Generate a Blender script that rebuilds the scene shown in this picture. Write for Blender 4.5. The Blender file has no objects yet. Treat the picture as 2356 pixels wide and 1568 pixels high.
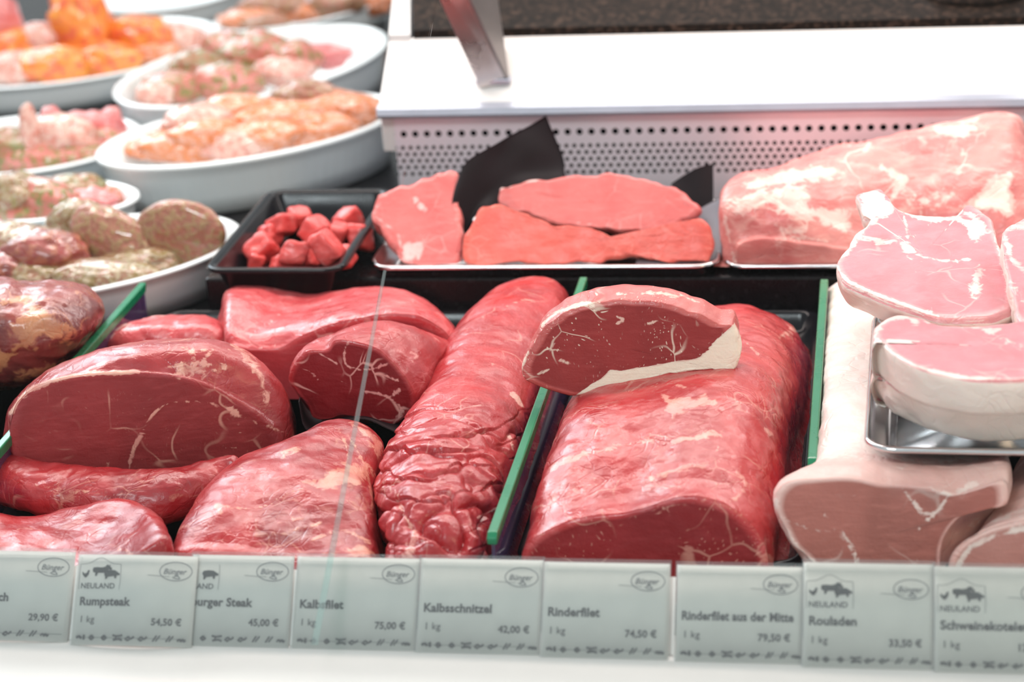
import bpy, math, random
import numpy as np
from mathutils import Matrix, Vector
from mathutils.bvhtree import BVHTree
PI = math.pi
C_ = bpy.context.scene.collection
sc = bpy.context.scene

# ------------------------------------------------------------------ camera
W, H, F = 2356., 1568., 5034.
Yc = np.array([847., 2054., -F]); Yc /= np.linalg.norm(Yc)
Xc = np.array([30028., -44., F]); Xc = Xc - Yc * Xc.dot(Yc); Xc /= np.linalg.norm(Xc)
Zc = np.cross(Xc, Yc)
R = np.array([Xc, Yc, Zc])
def ray(px, py):
    return R @ (np.array([px - W / 2, H / 2 - py, -F]) / F)
CAM = -1.41 * ray(1178, 1505)
cam = bpy.data.cameras.new('camera'); co = bpy.data.objects.new('camera', cam); C_.objects.link(co)
M4 = Matrix([list(R[0]) + [CAM[0]], list(R[1]) + [CAM[1]], list(R[2]) + [CAM[2]], [0, 0, 0, 1]])
co.matrix_world = M4
cam.sensor_width = 36; cam.lens = 36 * F / W; cam.clip_start = .05; cam.clip_end = 50
cam.dof.use_dof = True; cam.dof.focus_distance = 1.62; cam.dof.aperture_fstop = 5.2
sc.camera = co

# ------------------------------------------------------------------ light
sc.view_settings.view_transform = 'Standard'; sc.view_settings.look = 'None'
sc.view_settings.gamma = 1; sc.view_settings.use_curve_mapping = False
sc.view_settings.exposure = 0.52
sc.cycles.max_bounces = 6; sc.cycles.diffuse_bounces = 3; sc.cycles.glossy_bounces = 3; sc.cycles.transparent_max_bounces = 10
sc.cycles.use_adaptive_sampling = True; sc.cycles.adaptive_threshold = .02
wd = bpy.data.worlds.new('World'); sc.world = wd; wd.use_nodes = True
wd.node_tree.nodes['Background'].inputs[0].default_value = (.93, .985, 1.0, 1)
wd.node_tree.nodes['Background'].inputs[1].default_value = .42
def area(name, loc, target, sx, sy, power, col):
    l = bpy.data.lights.new(name, 'AREA'); l.shape = 'RECTANGLE'; l.size = sx; l.size_y = sy
    l.energy = power; l.color = col
    o = bpy.data.objects.new(name, l); C_.objects.link(o); o.location = loc
    o.rotation_euler = (Vector(target) - Vector(loc)).to_track_quat('-Z', 'Y').to_euler()
    return o
area('case_lamp', (0.05, .82, .95), (0.05, .50, 0), 2.4, .10, 12, (1.0, .84, .78))
area('back_lamp', (-.3, 1.75, 1.25), (-.2, 1.15, 0), 3.0, .25, 13, (1.0, .93, .88))
area('window_light', (-2.2, 2.6, 1.7), (-.2, .4, 0), 1.6, 1.2, 33, (.80, .91, 1.0))

area('front_fill_light', (-.6, -1.5, 2.3), (-.1, .3, 0), 1.0, .3, 20, (.90, .97, 1.0))  # unseen fill light, added to brighten the sides facing front
area('warm_fill_light', (1.5, -1.0, 1.5), (.3, 0, 0), .5, .5, 5, (1.0, .70, .42))  # added warm fill to tint the right end of the price rail

# ------------------------------------------------------------------ projection helpers
def PY(px, py, y, k=0., m=0.):            # onto the plane Y = y + k Z + m X
    d = ray(px, py); n = np.array([-m, 1., -k])
    return CAM + d * (y - n.dot(CAM)) / n.dot(d)
def PZ(px, py, z, k=0., m=0.):            # onto the plane Z = z + k Y + m X
    d = ray(px, py); n = np.array([-m, -k, 1.])
    return CAM + d * (z - n.dot(CAM)) / n.dot(d)
def proj(V):
    v = (np.asarray(V) - CAM) @ R
    return np.stack([W / 2 + F * v[:, 0] / -v[:, 2], H / 2 - F * v[:, 1] / -v[:, 2]], 1)

# ------------------------------------------------------------------ object helpers
def tag(o, label=None, cat=None, group=None, kind=None):
    if label: o['label'] = label
    if cat: o['category'] = cat
    if group: o['group'] = group
    if kind: o['kind'] = kind
    return o
def empty(name, loc, label, cat, group=None):
    o = bpy.data.objects.new(name, None); C_.objects.link(o); o.location = [float(a) for a in loc]
    o.empty_display_size = .02
    return tag(o, label, cat, group)
def mesh_obj(name, V, Fc, mat, parent=None, smooth=True, normals=None, attrs=None, uv=None):
    V = np.asarray(V, float)
    off = np.array(parent_world(parent)) if parent else np.zeros(3)
    me = bpy.data.meshes.new(name)
    me.from_pydata((V - off).tolist(), [], [list(map(int, f)) for f in Fc])
    if smooth: me.polygons.foreach_set('use_smooth', [True] * len(me.polygons))
    if attrs:
        for k, a in attrs.items():
            at = me.attributes.new(k, 'FLOAT', 'POINT'); at.data.foreach_set('value', np.asarray(a, np.float32))
    if mat: me.materials.append(mat)
    me.update()
    if normals is not None: me.normals_split_custom_set_from_vertices(np.asarray(normals).tolist())
    o = bpy.data.objects.new(name, me); C_.objects.link(o)
    if parent: o.parent = parent
    return o
def parent_world(p):
    v = Vector((0, 0, 0))
    while p: v += Vector(p.location); p = p.parent
    return v
def box_vf(c, s, ang=0.):
    x, y, z = [a / 2 for a in s]
    V = np.array([(i * x, j * y, k * z) for i in (-1, 1) for j in (-1, 1) for k in (-1, 1)], float)
    ca, sa = math.cos(ang), math.sin(ang)
    V = np.stack([V[:, 0] * ca - V[:, 1] * sa, V[:, 0] * sa + V[:, 1] * ca, V[:, 2]], 1) + np.array(c)
    return V, [(0, 1, 3, 2), (4, 6, 7, 5), (0, 4, 5, 1), (2, 3, 7, 6), (0, 2, 6, 4), (1, 5, 7, 3)]
def prism_vf(pts, d):                       # quad/ngon points (3D) extruded by the vector d
    P = np.array(pts, float); n = len(P); V = np.vstack([P, P + np.array(d)])
    return V, [tuple(range(n))[::-1], tuple(range(n, 2 * n))] + [(i, (i + 1) % n, n + (i + 1) % n, n + i) for i in range(n)]
def merge(parts):
    V = []; Fc = []; o = 0
    for v, f in parts:
        V.append(v); Fc += [tuple(i + o for i in q) for q in f]; o += len(v)
    return np.vstack(V), Fc
def bevel(o, w, seg=2):
    m = o.modifiers.new('bevel', 'BEVEL'); m.width = w; m.segments = seg; m.limit_method = 'ANGLE'; m.harden_normals = False
    return o

# ------------------------------------------------------------------ noise
_rs = np.random.RandomState(5)
_perm = _rs.permutation(256); _perm = np.concatenate([_perm, _perm, _perm])
_grad = _rs.normal(size=(256, 3)); _grad /= np.linalg.norm(_grad, axis=1)[:, None]
def noise(P):
    P = np.asarray(P, float) + 1000.; i = np.floor(P).astype(int); f = P - i; u = f * f * f * (f * (f * 6 - 15) + 10); i = i & 255
    out = 0.
    for dx in (0, 1):
        for dy in (0, 1):
            for dz in (0, 1):
                h = _perm[_perm[_perm[(i[:, 0] + dx) & 255] + ((i[:, 1] + dy) & 255)] + ((i[:, 2] + dz) & 255)]
                g = _grad[h]
                d = g[:, 0] * (f[:, 0] - dx) + g[:, 1] * (f[:, 1] - dy) + g[:, 2] * (f[:, 2] - dz)
                w = (u[:, 0] if dx else 1 - u[:, 0]) * (u[:, 1] if dy else 1 - u[:, 1]) * (u[:, 2] if dz else 1 - u[:, 2])
                out = out + w * d
    return out
def fbm(P, s, oct=3, seed=0):
    P = np.asarray(P) * s + seed * 17.3; t = 0.; a = 1.
    for _ in range(oct): t = t + a * noise(P); P = P * 2.03 + 5.1; a *= .5
    return t
def ridge(P, s, seed=0): return 1 - np.abs(noise(np.asarray(P) * s + seed * 11.7)) * 2.6

# ------------------------------------------------------------------ materials
class NT:
    def __init__(s, name):
        s.m = bpy.data.materials.new(name); s.m.use_nodes = True; s.t = s.m.node_tree; s.t.nodes.clear()
        s.out = s.t.nodes.new('ShaderNodeOutputMaterial')
    def n(s, typ, ins=None, **kw):
        nd = s.t.nodes.new('ShaderNode' + typ)
        for k, v in kw.items(): setattr(nd, k, v)
        for k, v in (ins or {}).items(): s.set(nd, k, v)
        return nd
    def set(s, nd, k, v):
        if isinstance(v, bpy.types.NodeSocket): s.t.links.new(v, nd.inputs[k])
        else: nd.inputs[k].default_value = v
    def mix(s, f, a, b, mode='MIX'):
        nd = s.t.nodes.new('ShaderNodeMix'); nd.data_type = 'RGBA'; nd.blend_type = mode
        for i, v in ((0, f), (6, a), (7, b)):
            if isinstance(v, bpy.types.NodeSocket): s.t.links.new(v, nd.inputs[i])
            else: nd.inputs[i].default_value = v if i == 0 else (*v, 1)
        return nd.outputs[2]
    def math(s, op, a, b=0., c=0., clamp=False):
        nd = s.t.nodes.new('ShaderNodeMath'); nd.operation = op; nd.use_clamp = clamp
        for i, v in ((0, a), (1, b), (2, c)): s.set(nd, i, v)
        return nd.outputs[0]
    def rng(s, v, a, b, c=0., d=1.):
        nd = s.n('MapRange', {0: v, 1: a, 2: b, 3: c, 4: d}, interpolation_type='SMOOTHSTEP'); return nd.outputs[0]
    def noise(s, vec, scale, detail=3., rough=.55, dist=0.):
        return s.n('TexNoise', {'Vector': vec, 'Scale': scale, 'Detail': detail, 'Roughness': rough, 'Distortion': dist})
def plain(name, col, rough=.5, metal=0., coat=0., noise_amt=0., nscale=30., spec=.5, bump=0.):
    t = NT(name); tc = t.n('TexCoord').outputs['Object']
    nz = t.noise(tc, nscale, 3).outputs[0]
    c = t.mix(t.rng(nz, .3, .7), tuple(a * (1 - noise_amt) for a in col), tuple(min(1, a * (1 + noise_amt * .6)) for a in col))
    b = t.n('BsdfPrincipled', {'Base Color': c, 'Roughness': t.rng(nz, .2, .8, max(0, rough - .05), rough + .05), 'Metallic': metal, 'Coat Weight': coat, 'Coat Roughness': .1, 'Specular IOR Level': spec})
    if bump: t.set(b, 'Normal', t.n('Bump', {'Height': nz, 'Strength': bump, 'Distance': .001}).outputs[0])
    t.t.links.new(b.outputs[0], t.out.inputs[0]); return t.m

def meat(name, flesh, deep, fat=(.86, .62, .50), cut=None, film=(.80, .34, .34), film_amt=.35, fibre=(30, 30, 200), fib=.35,
         vein=.0, vscale=28., cvein=.5, speck=.0, rough=.38, bump=.35, sss=.12, coat=.25, grain=1.0, rot=0., crease=1., fop=.85):
    """outer flesh with film and fat streaks; 'cut' attribute = the knife-cut face, 'fat' attribute = fat and sinew"""
    cut = cut or deep
    t = NT(name); tc = t.n('TexCoord').outputs['Object']
    A = lambda k: t.n('Attribute', attribute_name=k).outputs['Fac']
    big = t.noise(tc, 16, 2, .6, .4).outputs[0]
    c = t.mix(t.rng(big, .36, .66), flesh, deep)
    fm = t.n('Mapping', {'Vector': tc, 'Rotation': (0, 0, rot), 'Scale': fibre}).outputs[0]
    fn = t.noise(fm, 1.0, 3, .6, .6).outputs[0]
    c = t.mix(t.math('MULTIPLY', t.rng(fn, .50, .72), fib), c, film)
    pat = t.noise(tc, 30, 3.5, .65, 1.2).outputs[0]
    c = t.mix(t.math('MULTIPLY', t.rng(pat, .52, .74), film_amt), c, film)
    cu = A('cut')
    cb = t.mix(t.rng(big, .3, .7), cut, tuple(a * .80 for a in cut))
    cf = t.noise(t.n('Mapping', {'Vector': tc, 'Scale': (60, 60, 260)}).outputs[0], 1., 2, .6, .3).outputs[0]
    cb = t.mix(t.math('MULTIPLY', t.rng(cf, .45, .75), .35), cb, tuple(min(1, a * 1.25 + .02) for a in cut))
    c = t.mix(cu, c, cb)
    # sinew network
    dn = t.n('VectorMath', {0: tc, 1: t.n('VectorMath', {0: t.noise(tc, 22, 1.5).outputs[1], 3: .055}, operation='SCALE').outputs[0]}, operation='ADD').outputs[0]
    vo = t.n('TexVoronoi', {'Vector': dn, 'Scale': vscale}, feature='DISTANCE_TO_EDGE').outputs[0]
    vm = t.noise(tc, 26, 1).outputs[0]
    vl = t.math('MULTIPLY', t.math('SUBTRACT', 1., t.rng(vo, .004, .035)), t.rng(vm, .47, .66))
    va = t.math('ADD', t.math('MULTIPLY', t.math('SUBTRACT', 1., cu), vein), t.math('MULTIPLY', cu, cvein))
    c = t.mix(t.math('MULTIPLY', vl, va, clamp=True), c, fat)
    sp = t.n('TexVoronoi', {'Vector': t.n('Mapping', {'Vector': dn, 'Scale': (330, 330, 150)}).outputs[0], 'Scale': 1.}).outputs[0]
    c = t.mix(t.math('MULTIPLY', t.math('MULTIPLY', t.math('SUBTRACT', 1., t.rng(sp, .10, .22)), t.rng(vm, .52 - .25 * speck, .6)), speck), c, fat)
    # painted fat
    fa = A('fat'); nz = t.noise(tc, 95, 3.5, .62, 1.).outputs[0]
    ff = t.rng(t.math('ADD', t.math('MULTIPLY', fa, .96), t.math('MULTIPLY', t.math('SUBTRACT', nz, .5), t.math('MULTIPLY', 1.5, t.math('SUBTRACT', 1.25, fa)))), .38, .62)
    fc = t.mix(t.rng(t.noise(tc, 40, 1).outputs[0], .35, .7), fat, tuple(min(1, a * .55 + b * .45) for a, b in zip(fat, film)))
    fb = t.mix(t.rng(fa, .9, 1.0), fc, fat)
    c = t.mix(t.math('MULTIPLY', ff, t.rng(fa, .75, .85, fop, 1.)), c, fb)
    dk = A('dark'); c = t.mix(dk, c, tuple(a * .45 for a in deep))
    hb = t.math('ADD', t.math('MULTIPLY', t.noise(tc, 230, 3, .65).outputs[0], .75), t.math('MULTIPLY', fn, .6 * grain))
    hb = t.math('ADD', hb, t.math('MULTIPLY', ff, .25))
    hb = t.math('ADD', hb, t.math('MULTIPLY', pat, .5))
    cr = t.n('TexVoronoi', {'Vector': dn, 'Scale': vscale * 3.1}, feature='DISTANCE_TO_EDGE').outputs[0]
    hb = t.math('ADD', hb, t.math('MULTIPLY', t.math('MULTIPLY', t.rng(cr, .0, .10), t.rng(vm, .40, .6)), t.math('MULTIPLY', t.math('SUBTRACT', 1.15, cu), .35 * crease)))
    bp = t.n('Bump', {'Height': hb, 'Strength': bump, 'Distance': .0022}).outputs[0]
    rr = t.math('ADD', t.rng(t.noise(tc, 60, 1).outputs[0], .3, .7, rough - .14, rough + .10), t.math('MULTIPLY', cu, .06))
    b = t.n('BsdfPrincipled', {'Base Color': c, 'Roughness': rr, 'Subsurface Weight': sss, 'Subsurface Scale': .006, 'Subsurface Radius': (1., .30, .22),
                               'Coat Weight': t.math('MULTIPLY', coat, t.math('SUBTRACT', 1., t.math('MULTIPLY', cu, .8))), 'Coat Roughness': .2, 'Specular IOR Level': t.math('SUBTRACT', .5, t.math('MULTIPLY', cu, .28)), 'Normal': bp})
    t.t.links.new(b.outputs[0], t.out.inputs[0]); return t.m

# linear colours
BEEF = meat('beef_flesh', (0.465, 0.025, 0.029), (0.298, 0.010, 0.015), fat=(.84, .42, .30), cut=(.30, .022, .026), film=(0.696, 0.160, 0.168), vein=.30, cvein=.55, film_amt=.26, fib=.25, fop=.7, speck=.25)
ROAST = meat('roast_flesh', (0.428, 0.037, 0.040), (0.316, 0.025, 0.029), fat=(.88, .50, .38), cut=(.33, .042, .044), film=(0.583, 0.144, 0.168), vein=.30, cvein=.50, vscale=24, film_amt=.30, fib=.22, fibre=(22, 60, 200), speck=.12, rough=.34)
DARKB = meat('dark_beef_flesh', (0.465, 0.031, 0.035), (0.335, 0.016, 0.021), fat=(.78, .38, .34), cut=(.24, .009, .013), film=(0.677, 0.168, 0.185), vein=.25, cvein=.8, vscale=30, film_amt=.32, fib=.22)
STRIP = meat('striploin_flesh', (0.539, 0.037, 0.040), (0.409, 0.021, 0.026), fat=(.88, .50, .39), cut=(.23, .009, .012), film=(0.771, 0.208, 0.210), vein=.35, cvein=.30, film_amt=.32, fib=.32, fibre=(40, 60, 120), speck=.35, rough=.36, fop=.62)
STEAK = meat('steak_flesh', (.54, .10, .09), (.44, .07, .065), fat=(.88, .76, .62), cut=(.32, .038, .036), film=(.70, .24, .21), vein=.5, cvein=.75, vscale=36, film_amt=.22, fib=.3, speck=.8, rough=.42, coat=.1)
FILLET = meat('fillet_flesh', (0.521, 0.031, 0.036), (0.391, 0.018, 0.023), fat=(.92, .54, .44), film=(0.733, 0.168, 0.185), vein=.35, film_amt=.28, fib=.28, fibre=(90, 14, 120), crease=.25, rough=.34, bump=.4, coat=.2)
PINK = meat('pink_beef_flesh', (0.651, 0.096, 0.103), (0.521, 0.044, 0.053), fat=(.92, .62, .56), cut=(.44, .045, .055), film=(0.808, 0.304, 0.302), film_amt=.5, fib=.35, fibre=(20, 60, 160), vein=.2, rough=.34)
VEAL = meat('veal_flesh', (.90, .17, .12), (.80, .12, .09), fat=(.92, .56, .48), cut=(.86, .16, .13), film=(.84, .28, .22), film_amt=.45, fib=.3, fibre=(25, 60, 160), vein=.15, cvein=.2, rough=.42, coat=.1)
VEALP = meat('pale_veal_flesh', (.84, .22, .20), (.72, .15, .14), fat=(.92, .66, .62), cut=(.78, .18, .17), film=(.85, .40, .37), film_amt=.5, fib=.4, fibre=(25, 60, 180), vein=.2, cvein=.2, rough=.42, coat=.1)
PORK = meat('pork_flesh', (.74, .27, .24), (.64, .16, .15), fat=(.93, .78, .68), cut=(.60, .18, .17), film=(.88, .50, .43), film_amt=.6, fib=.45, fibre=(30, 60, 140), vein=.5, cvein=.35, vscale=20, rough=.42, coat=.15, sss=.2, fop=.6)
CHOP = meat('pork_chop_flesh', (.78, .36, .36), (.68, .26, .27), fat=(.90, .78, .70), cut=(.74, .25, .28), film=(.88, .52, .50), film_amt=.4, fib=.35, fibre=(40, 80, 200), vein=.2, cvein=.25, vscale=24, rough=.42, coat=.15, sss=.2, fop=.72)
CHOPF = meat('pork_end_flesh', (.80, .54, .49), (.72, .42, .38), fat=(.86, .74, .68), cut=(.46, .17, .14), film=(.86, .60, .54), film_amt=.4, fib=.35, vein=.2, cvein=.3, vscale=22, rough=.42, coat=.15, sss=.2)
AGED = meat('aged_beef_flesh', (.30, .050, .040), (.15, .026, .026), fat=(.66, .30, .14), cut=(.15, .03, .03), film=(.38, .13, .10), film_amt=.6, fib=.4, vein=.3, rough=.32, coat=.35)
CUBE = meat('diced_beef_flesh', (.80, .09, .08), (.60, .045, .045), fat=(.9, .6, .55), film=(.80, .28, .26), film_amt=.45, vein=.3, rough=.42)
def marinade(name, a, b, c_, rough=.2, sc1=40.):
    t = NT(name); tc = t.n('TexCoord').outputs['Object']
    n1 = t.noise(tc, sc1, 4, .6, .8).outputs[0]; n2 = t.noise(tc, sc1 * 3.0, 4, .6).outputs[0]
    c = t.mix(t.rng(n1, .35, .62), a, b); c = t.mix(t.rng(n2, .48, .58), c, c_)
    bp = t.n('Bump', {'Height': n2, 'Strength': 1., 'Distance': .004}).outputs[0]
    p = t.n('BsdfPrincipled', {'Base Color': c, 'Roughness': rough, 'Coat Weight': 1., 'Coat Roughness': .05, 'Normal': bp, 'Subsurface Weight': .1, 'Subsurface Scale': .005})
    t.t.links.new(p.outputs[0], t.out.inputs[0]); return t.m
M_ORANGE = marinade('orange_marinade', (.84, .20, .008), (.82, .30, .02), (.76, .11, .02), .25, 26)
M_PAPRIKA = marinade('paprika_marinade', (.74, .24, .10), (.66, .18, .04), (.78, .38, .26), .25)
M_HERB = marinade('herb_marinade', (.66, .20, .16), (.50, .13, .08), (.20, .18, .03), .22)
M_HERBG = marinade('green_herb_marinade', (.26, .18, .04), (.42, .12, .07), (.17, .17, .03), .15)
M_PALE = marinade('pale_chicken', (.72, .36, .28), (.78, .52, .44), (.66, .24, .18), .25)
M_PATTY = marinade('patty_mince', (.42, .14, .08), (.32, .11, .06), (.36, .22, .09), .35, 60)
M_GLAZE = marinade('oily_green_glaze', (.26, .19, .05), (.30, .12, .06), (.44, .34, .20), .08, 60)
M_DKRED = marinade('dark_red_marinade', (.36, .05, .04), (.24, .05, .03), (.40, .12, .06), .15)
M_PINKC = marinade('pink_ham', (.74, .20, .19), (.68, .15, .15), (.76, .26, .25), .35)

WHITE = plain('white_porcelain', (.88, .94, .95), .18, coat=.5, noise_amt=.01)
ENAMEL = plain('white_enamel', (.80, .78, .76), .35, coat=.1, noise_amt=.01)
RAIL = plain('rail_white', (.58, .57, .55), .4, noise_amt=.01)
ALU = plain('anodised_aluminium', (.50, .52, .60), .35, metal=.5, noise_amt=.02)
BLACK = plain('black_tray_plastic', (.006, .006, .008), .18, spec=.25, noise_amt=.1)
DECKM = plain('black_deck_stone', (.008, .007, .008), .25, spec=.25, noise_amt=.2, nscale=120)
STEEL = plain('stainless_steel', (.72, .72, .73), .16, metal=1., noise_amt=.03)
BRUSH = plain('brushed_steel', (.74, .66, .64), .30, metal=1., noise_amt=.04)
GREEN = plain('green_plastic', (.003, .20, .085), .28, coat=.3, noise_amt=.04)
PAPERB = plain('black_meat_paper', (.012, .008, .010), .6, spec=.2, noise_amt=.2, bump=.3)
PAPERG = plain('grey_meat_paper', (.13, .12, .14), .5, noise_amt=.1, bump=.3)
PAPERW = plain('card_paper', (.70, .68, .635), .6, noise_amt=.03, nscale=60)
INK = plain('black_ink', (.035, .035, .04), .7)
INKG = plain('grey_ink', (.16, .16, .17), .7)
BONE = plain('bone_surface', (.90, .78, .68), .45, noise_amt=.1, nscale=80, bump=.4)
PIN = plain('white_pin_plastic', (.92, .90, .86), .4)
def glassy(name, tint, gloss, rough=.02, ior=1.45, body=0., bcol=(1, 1, 1)):
    t = NT(name); tr = t.n('BsdfTransparent', {'Color': (*tint, 1)}); gl = t.n('BsdfGlossy', {'Roughness': rough, 'Color': (1, 1, 1, 1)})
    fr = t.n('Fresnel', {'IOR': ior}); s = t.math('MULTIPLY', fr.outputs[0], gloss)
    mx = t.n('MixShader', {0: s, 1: tr.outputs[0], 2: gl.outputs[0]}).outputs[0]
    if body: mx = t.n('MixShader', {0: body, 1: mx, 2: t.n('BsdfDiffuse', {'Color': (*bcol, 1)}).outputs[0]}).outputs[0]
    t.t.links.new(mx, t.out.inputs[0]); return t.m
GLASS = glassy('front_glass', (.99, 1., 1.), .10, .03)
GLEDGE = glassy('glass_edge', (.85, .95, .93), 1., .1, body=.09, bcol=(.85, .9, .9))
CLEAR = glassy('clear_divider_plastic', (.42, .30, .55), 2.2, .05, body=.15, bcol=(.25, .16, .45))
SLEEVE = glassy('clear_sleeve', (.93, .95, .95), 1., .08, body=.06, bcol=(.9, .9, .9))
def granite():
    t = NT('dark_granite'); tc = t.n('TexCoord').outputs['Object']
    v = t.n('TexVoronoi', {'Vector': tc, 'Scale': 260.}).outputs[1]
    bw = t.n('RGBToBW', {0: v}).outputs[0]
    c = t.mix(t.rng(bw, .55, .95), (.012, .008, .006), (.075, .045, .032))
    b = t.n('BsdfPrincipled', {'Base Color': c, 'Roughness': .55, 'Specular IOR Level': .04})
    t.t.links.new(b.outputs[0], t.out.inputs[0]); return t.m
GRANITE = granite()
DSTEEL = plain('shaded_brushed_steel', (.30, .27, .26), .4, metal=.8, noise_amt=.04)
PANX0, PANZ = 0., .05
def perforated():
    t = NT('perforated_steel'); g = t.n('NewGeometry').outputs['Position']
    xyz = t.n('SeparateXYZ', {0: g}); x, z = xyz.outputs[0], xyz.outputs[2]
    def holes(px, pz, z0, z1, r, stag):
        zz = t.math('DIVIDE', t.math('SUBTRACT', z, z0), pz); row = t.math('FLOOR', zz)
        fz = t.math('SUBTRACT', t.math('SUBTRACT', zz, row), .5)
        xs = t.math('DIVIDE', x, px)
        if stag: xs = t.math('ADD', xs, t.math('MULTIPLY', row, .5))
        fx = t.math('SUBTRACT', t.math('FRACT', xs), .5)
        dx = t.math('MULTIPLY', fx, px); dz = t.math('MULTIPLY', fz, pz)
        d = t.math('SQRT', t.math('ADD', t.math('MULTIPLY', dx, dx), t.math('MULTIPLY', dz, dz)))
        inr = t.math('MULTIPLY', t.math('GREATER_THAN', z, z0), t.math('LESS_THAN', z, z1))
        return t.math('MULTIPLY', t.math('LESS_THAN', d, r), inr)
    h = t.math('MAXIMUM', holes(.01155, .013, PH[0], PH[0] + .013, .0031, False), holes(.0077, .00665, PH[1] - 5 * .00665, PH[1], .00205, True))
    b = t.n('BsdfPrincipled', {'Base Color': t.mix(h, (.84, .80, .86), (.004, .004, .005)), 'Roughness': t.rng(h, 0., 1., .38, 1.), 'Metallic': t.math('MULTIPLY', t.math('SUBTRACT', 1., h), .2), 'Specular IOR Level': t.math('SUBTRACT', .5, t.math('MULTIPLY', h, .5))})
    t.t.links.new(b.outputs[0], t.out.inputs[0]); return t.m

# ------------------------------------------------------------------ display case
YP = .80                                            # the perforated back panel
zlip = PY(1200, 262, YP)[2]                         # lower edge of the white nose above it
PH = (PY(1700, 302, YP)[2] - .0065 + .002, PY(1700, 322, YP)[2])
PERF = perforated()
case = empty('display_counter', (0, .3, 0), 'white refrigerated butcher counter with black deck, perforated back panel and sloping front glass', 'display counter')
XR = 1.0
xpl = PY(908, 300, YP)[0]                           # left end of the back unit
V, Fc = merge([box_vf((-.2, 1.7, -.02), (3.4, 3.3, .04))])
mesh_obj('deck', V, Fc, DECKM, case, False)
xs = PY(470, 640, .58)[0]
V, Fc = box_vf(((xs + XR) / 2, .69, .0225), (XR - xs, .22, .045)); bevel(mesh_obj('step', V, Fc, DECKM, case, False), .003)
V, Fc = box_vf(((xpl + XR) / 2, YP + .30, .0), (XR - xpl, .60, 2 * zlip)); V[:, 2] = np.maximum(V[:, 2], .0005)
mesh_obj('perforated_panel', V, Fc, PERF, case, False)
# nose, sloping white face, dark counter top
xl = PY(868, 250, YP - .008)[0]
def prof(pts, x0, x1s, mat, name, nb=.0):
    n = len(pts); V = [(x0, y, z) for y, z in pts] + [(x1s, y, z) for y, z in pts]
    Fc = [tuple(range(n))[::-1], tuple(range(n, 2 * n))] + [(i, (i + 1) % n, n + (i + 1) % n, n + i) for i in range(n)]
    return V, Fc
nose = [(YP - .010, zlip), (YP - .014, zlip + .004), (YP - .012, zlip + .010), (YP - .004, zlip + .0125), (YP + .01, zlip + .0125), (YP + .01, zlip)]
V, Fc = prof(nose, xl, XR, None, None); mesh_obj('aluminium_nose', V, Fc, ALU, case, False)
k30 = math.tan(math.radians(33))
s0 = np.array([YP + .0, zlip + .0125])
pa = PY(900, 90, s0[0] - s0[1] / k30, 1 / k30); pb = PY(2356, 66, s0[0] - s0[1] / k30, 1 / k30)
ytop = (pa[1] + pb[1]) / 2 - .005; ztop = s0[1] + (ytop - s0[0]) * k30
V = np.array([(xl, s0[0], s0[1]), (XR, s0[0], s0[1]), (XR, ytop, ztop), (pa[0] - .002, ytop, ztop)])
V, Fc = prism_vf(V, (0, .004, -.05)); bevel(mesh_obj('sloping_front', V, Fc, ENAMEL, case, False), .0015)
# narrow step below the dark top
za = ztop
V = np.array([(pa[0] - .002, ytop, za), (XR, ytop, za), (XR, ytop + .012, za + .004), (pa[0] - .002, ytop + .012, za + .004)])
V, Fc = prism_vf(V, (0, 0, -.03)); mesh_obj('trim_strip', V, Fc, ENAMEL, case, False)
yd = ytop + .010; zd = za + .012
pl0 = PZ(932, 92, zd); pl1 = PZ(945, -120, zd)
ye = pl1[1]
V = np.array([(pl0[0], yd, zd), (XR, yd, zd), (XR, ye, zd), (pl1[0], ye, zd)])
V, Fc = prism_vf(V, (0, 0, -.009)); bevel(mesh_obj('dark_worktop', V, Fc, GRANITE, case, False), .001)
V = np.array([(pa[0] - .002, yd - .004, zd - .003), (pl0[0] - .002, yd - .004, zd - .003), (pl1[0] - .002, ye, zd - .003), (pl1[0] - .016, ye, zd - .003)])
V, Fc = prism_vf(V, (0, 0, -.12)); mesh_obj('end_panel', V, Fc, ENAMEL, case, False)
V, Fc = box_vf(((pa[0] + XR) / 2 + .02, (yd + ye) / 2 + .03, zd - .07), (XR - pa[0] - .08, ye - yd - .08, .11)); mesh_obj('cabinet_body', V, Fc, ENAMEL, case, False)
# price rail along the front
zr = PY(1178, 1500, -.002)[2]
rail = [(-.30, -.06), (-.30, .0), (-.06, zr - .001), (-.004, zr), (.030, zr - .002), (.030, -.06)]
V, Fc = prof(rail, -1.2, XR, None, None); bevel(mesh_obj('price_rail', V, Fc, RAIL, case, False), .002)
# sloping front glass: two panes butted at a seam
tg = math.tan(math.radians(41))
GO = .050
def PG(px, py): return PY(px, py, -GO , 1 / tg)
ga, gb = PG(724, 1500), PG(886, 635)
gd = (gb - ga) / np.linalg.norm(gb - ga)
gtop = .50
def gpt(y, dx):
    s = (y - ga[1]) / gd[1]; p = ga + gd * s; return p + np.array([dx, 0, 0])
for nm, x0, x1 in (('glass_pane', -.9, -.0006), ('glass_pane', .0006, .9)):
    y0 = -.046
    q = [gpt(y0, x0), gpt(y0, x1), gpt(gtop, x1), gpt(gtop, x0)]
    for p in q: p[2] = (p[1] + GO) * tg
    V, Fc = prism_vf(q, (0, -.002 * math.sin(math.radians(41)), .002 * math.cos(math.radians(41))))
    mesh_obj(nm, V, Fc, GLASS, case, False)
q = [gpt(-.030, -.0022), gpt(-.030, .0022), gpt(gb[1], .0012), gpt(gb[1], -.0008)]
for p in q: p[2] = (p[1] + GO) * tg + .0035
V, Fc = prism_vf(q, (0, 0, .001)); mesh_obj('glass_seam', V, Fc, GLEDGE, case, False)

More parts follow.
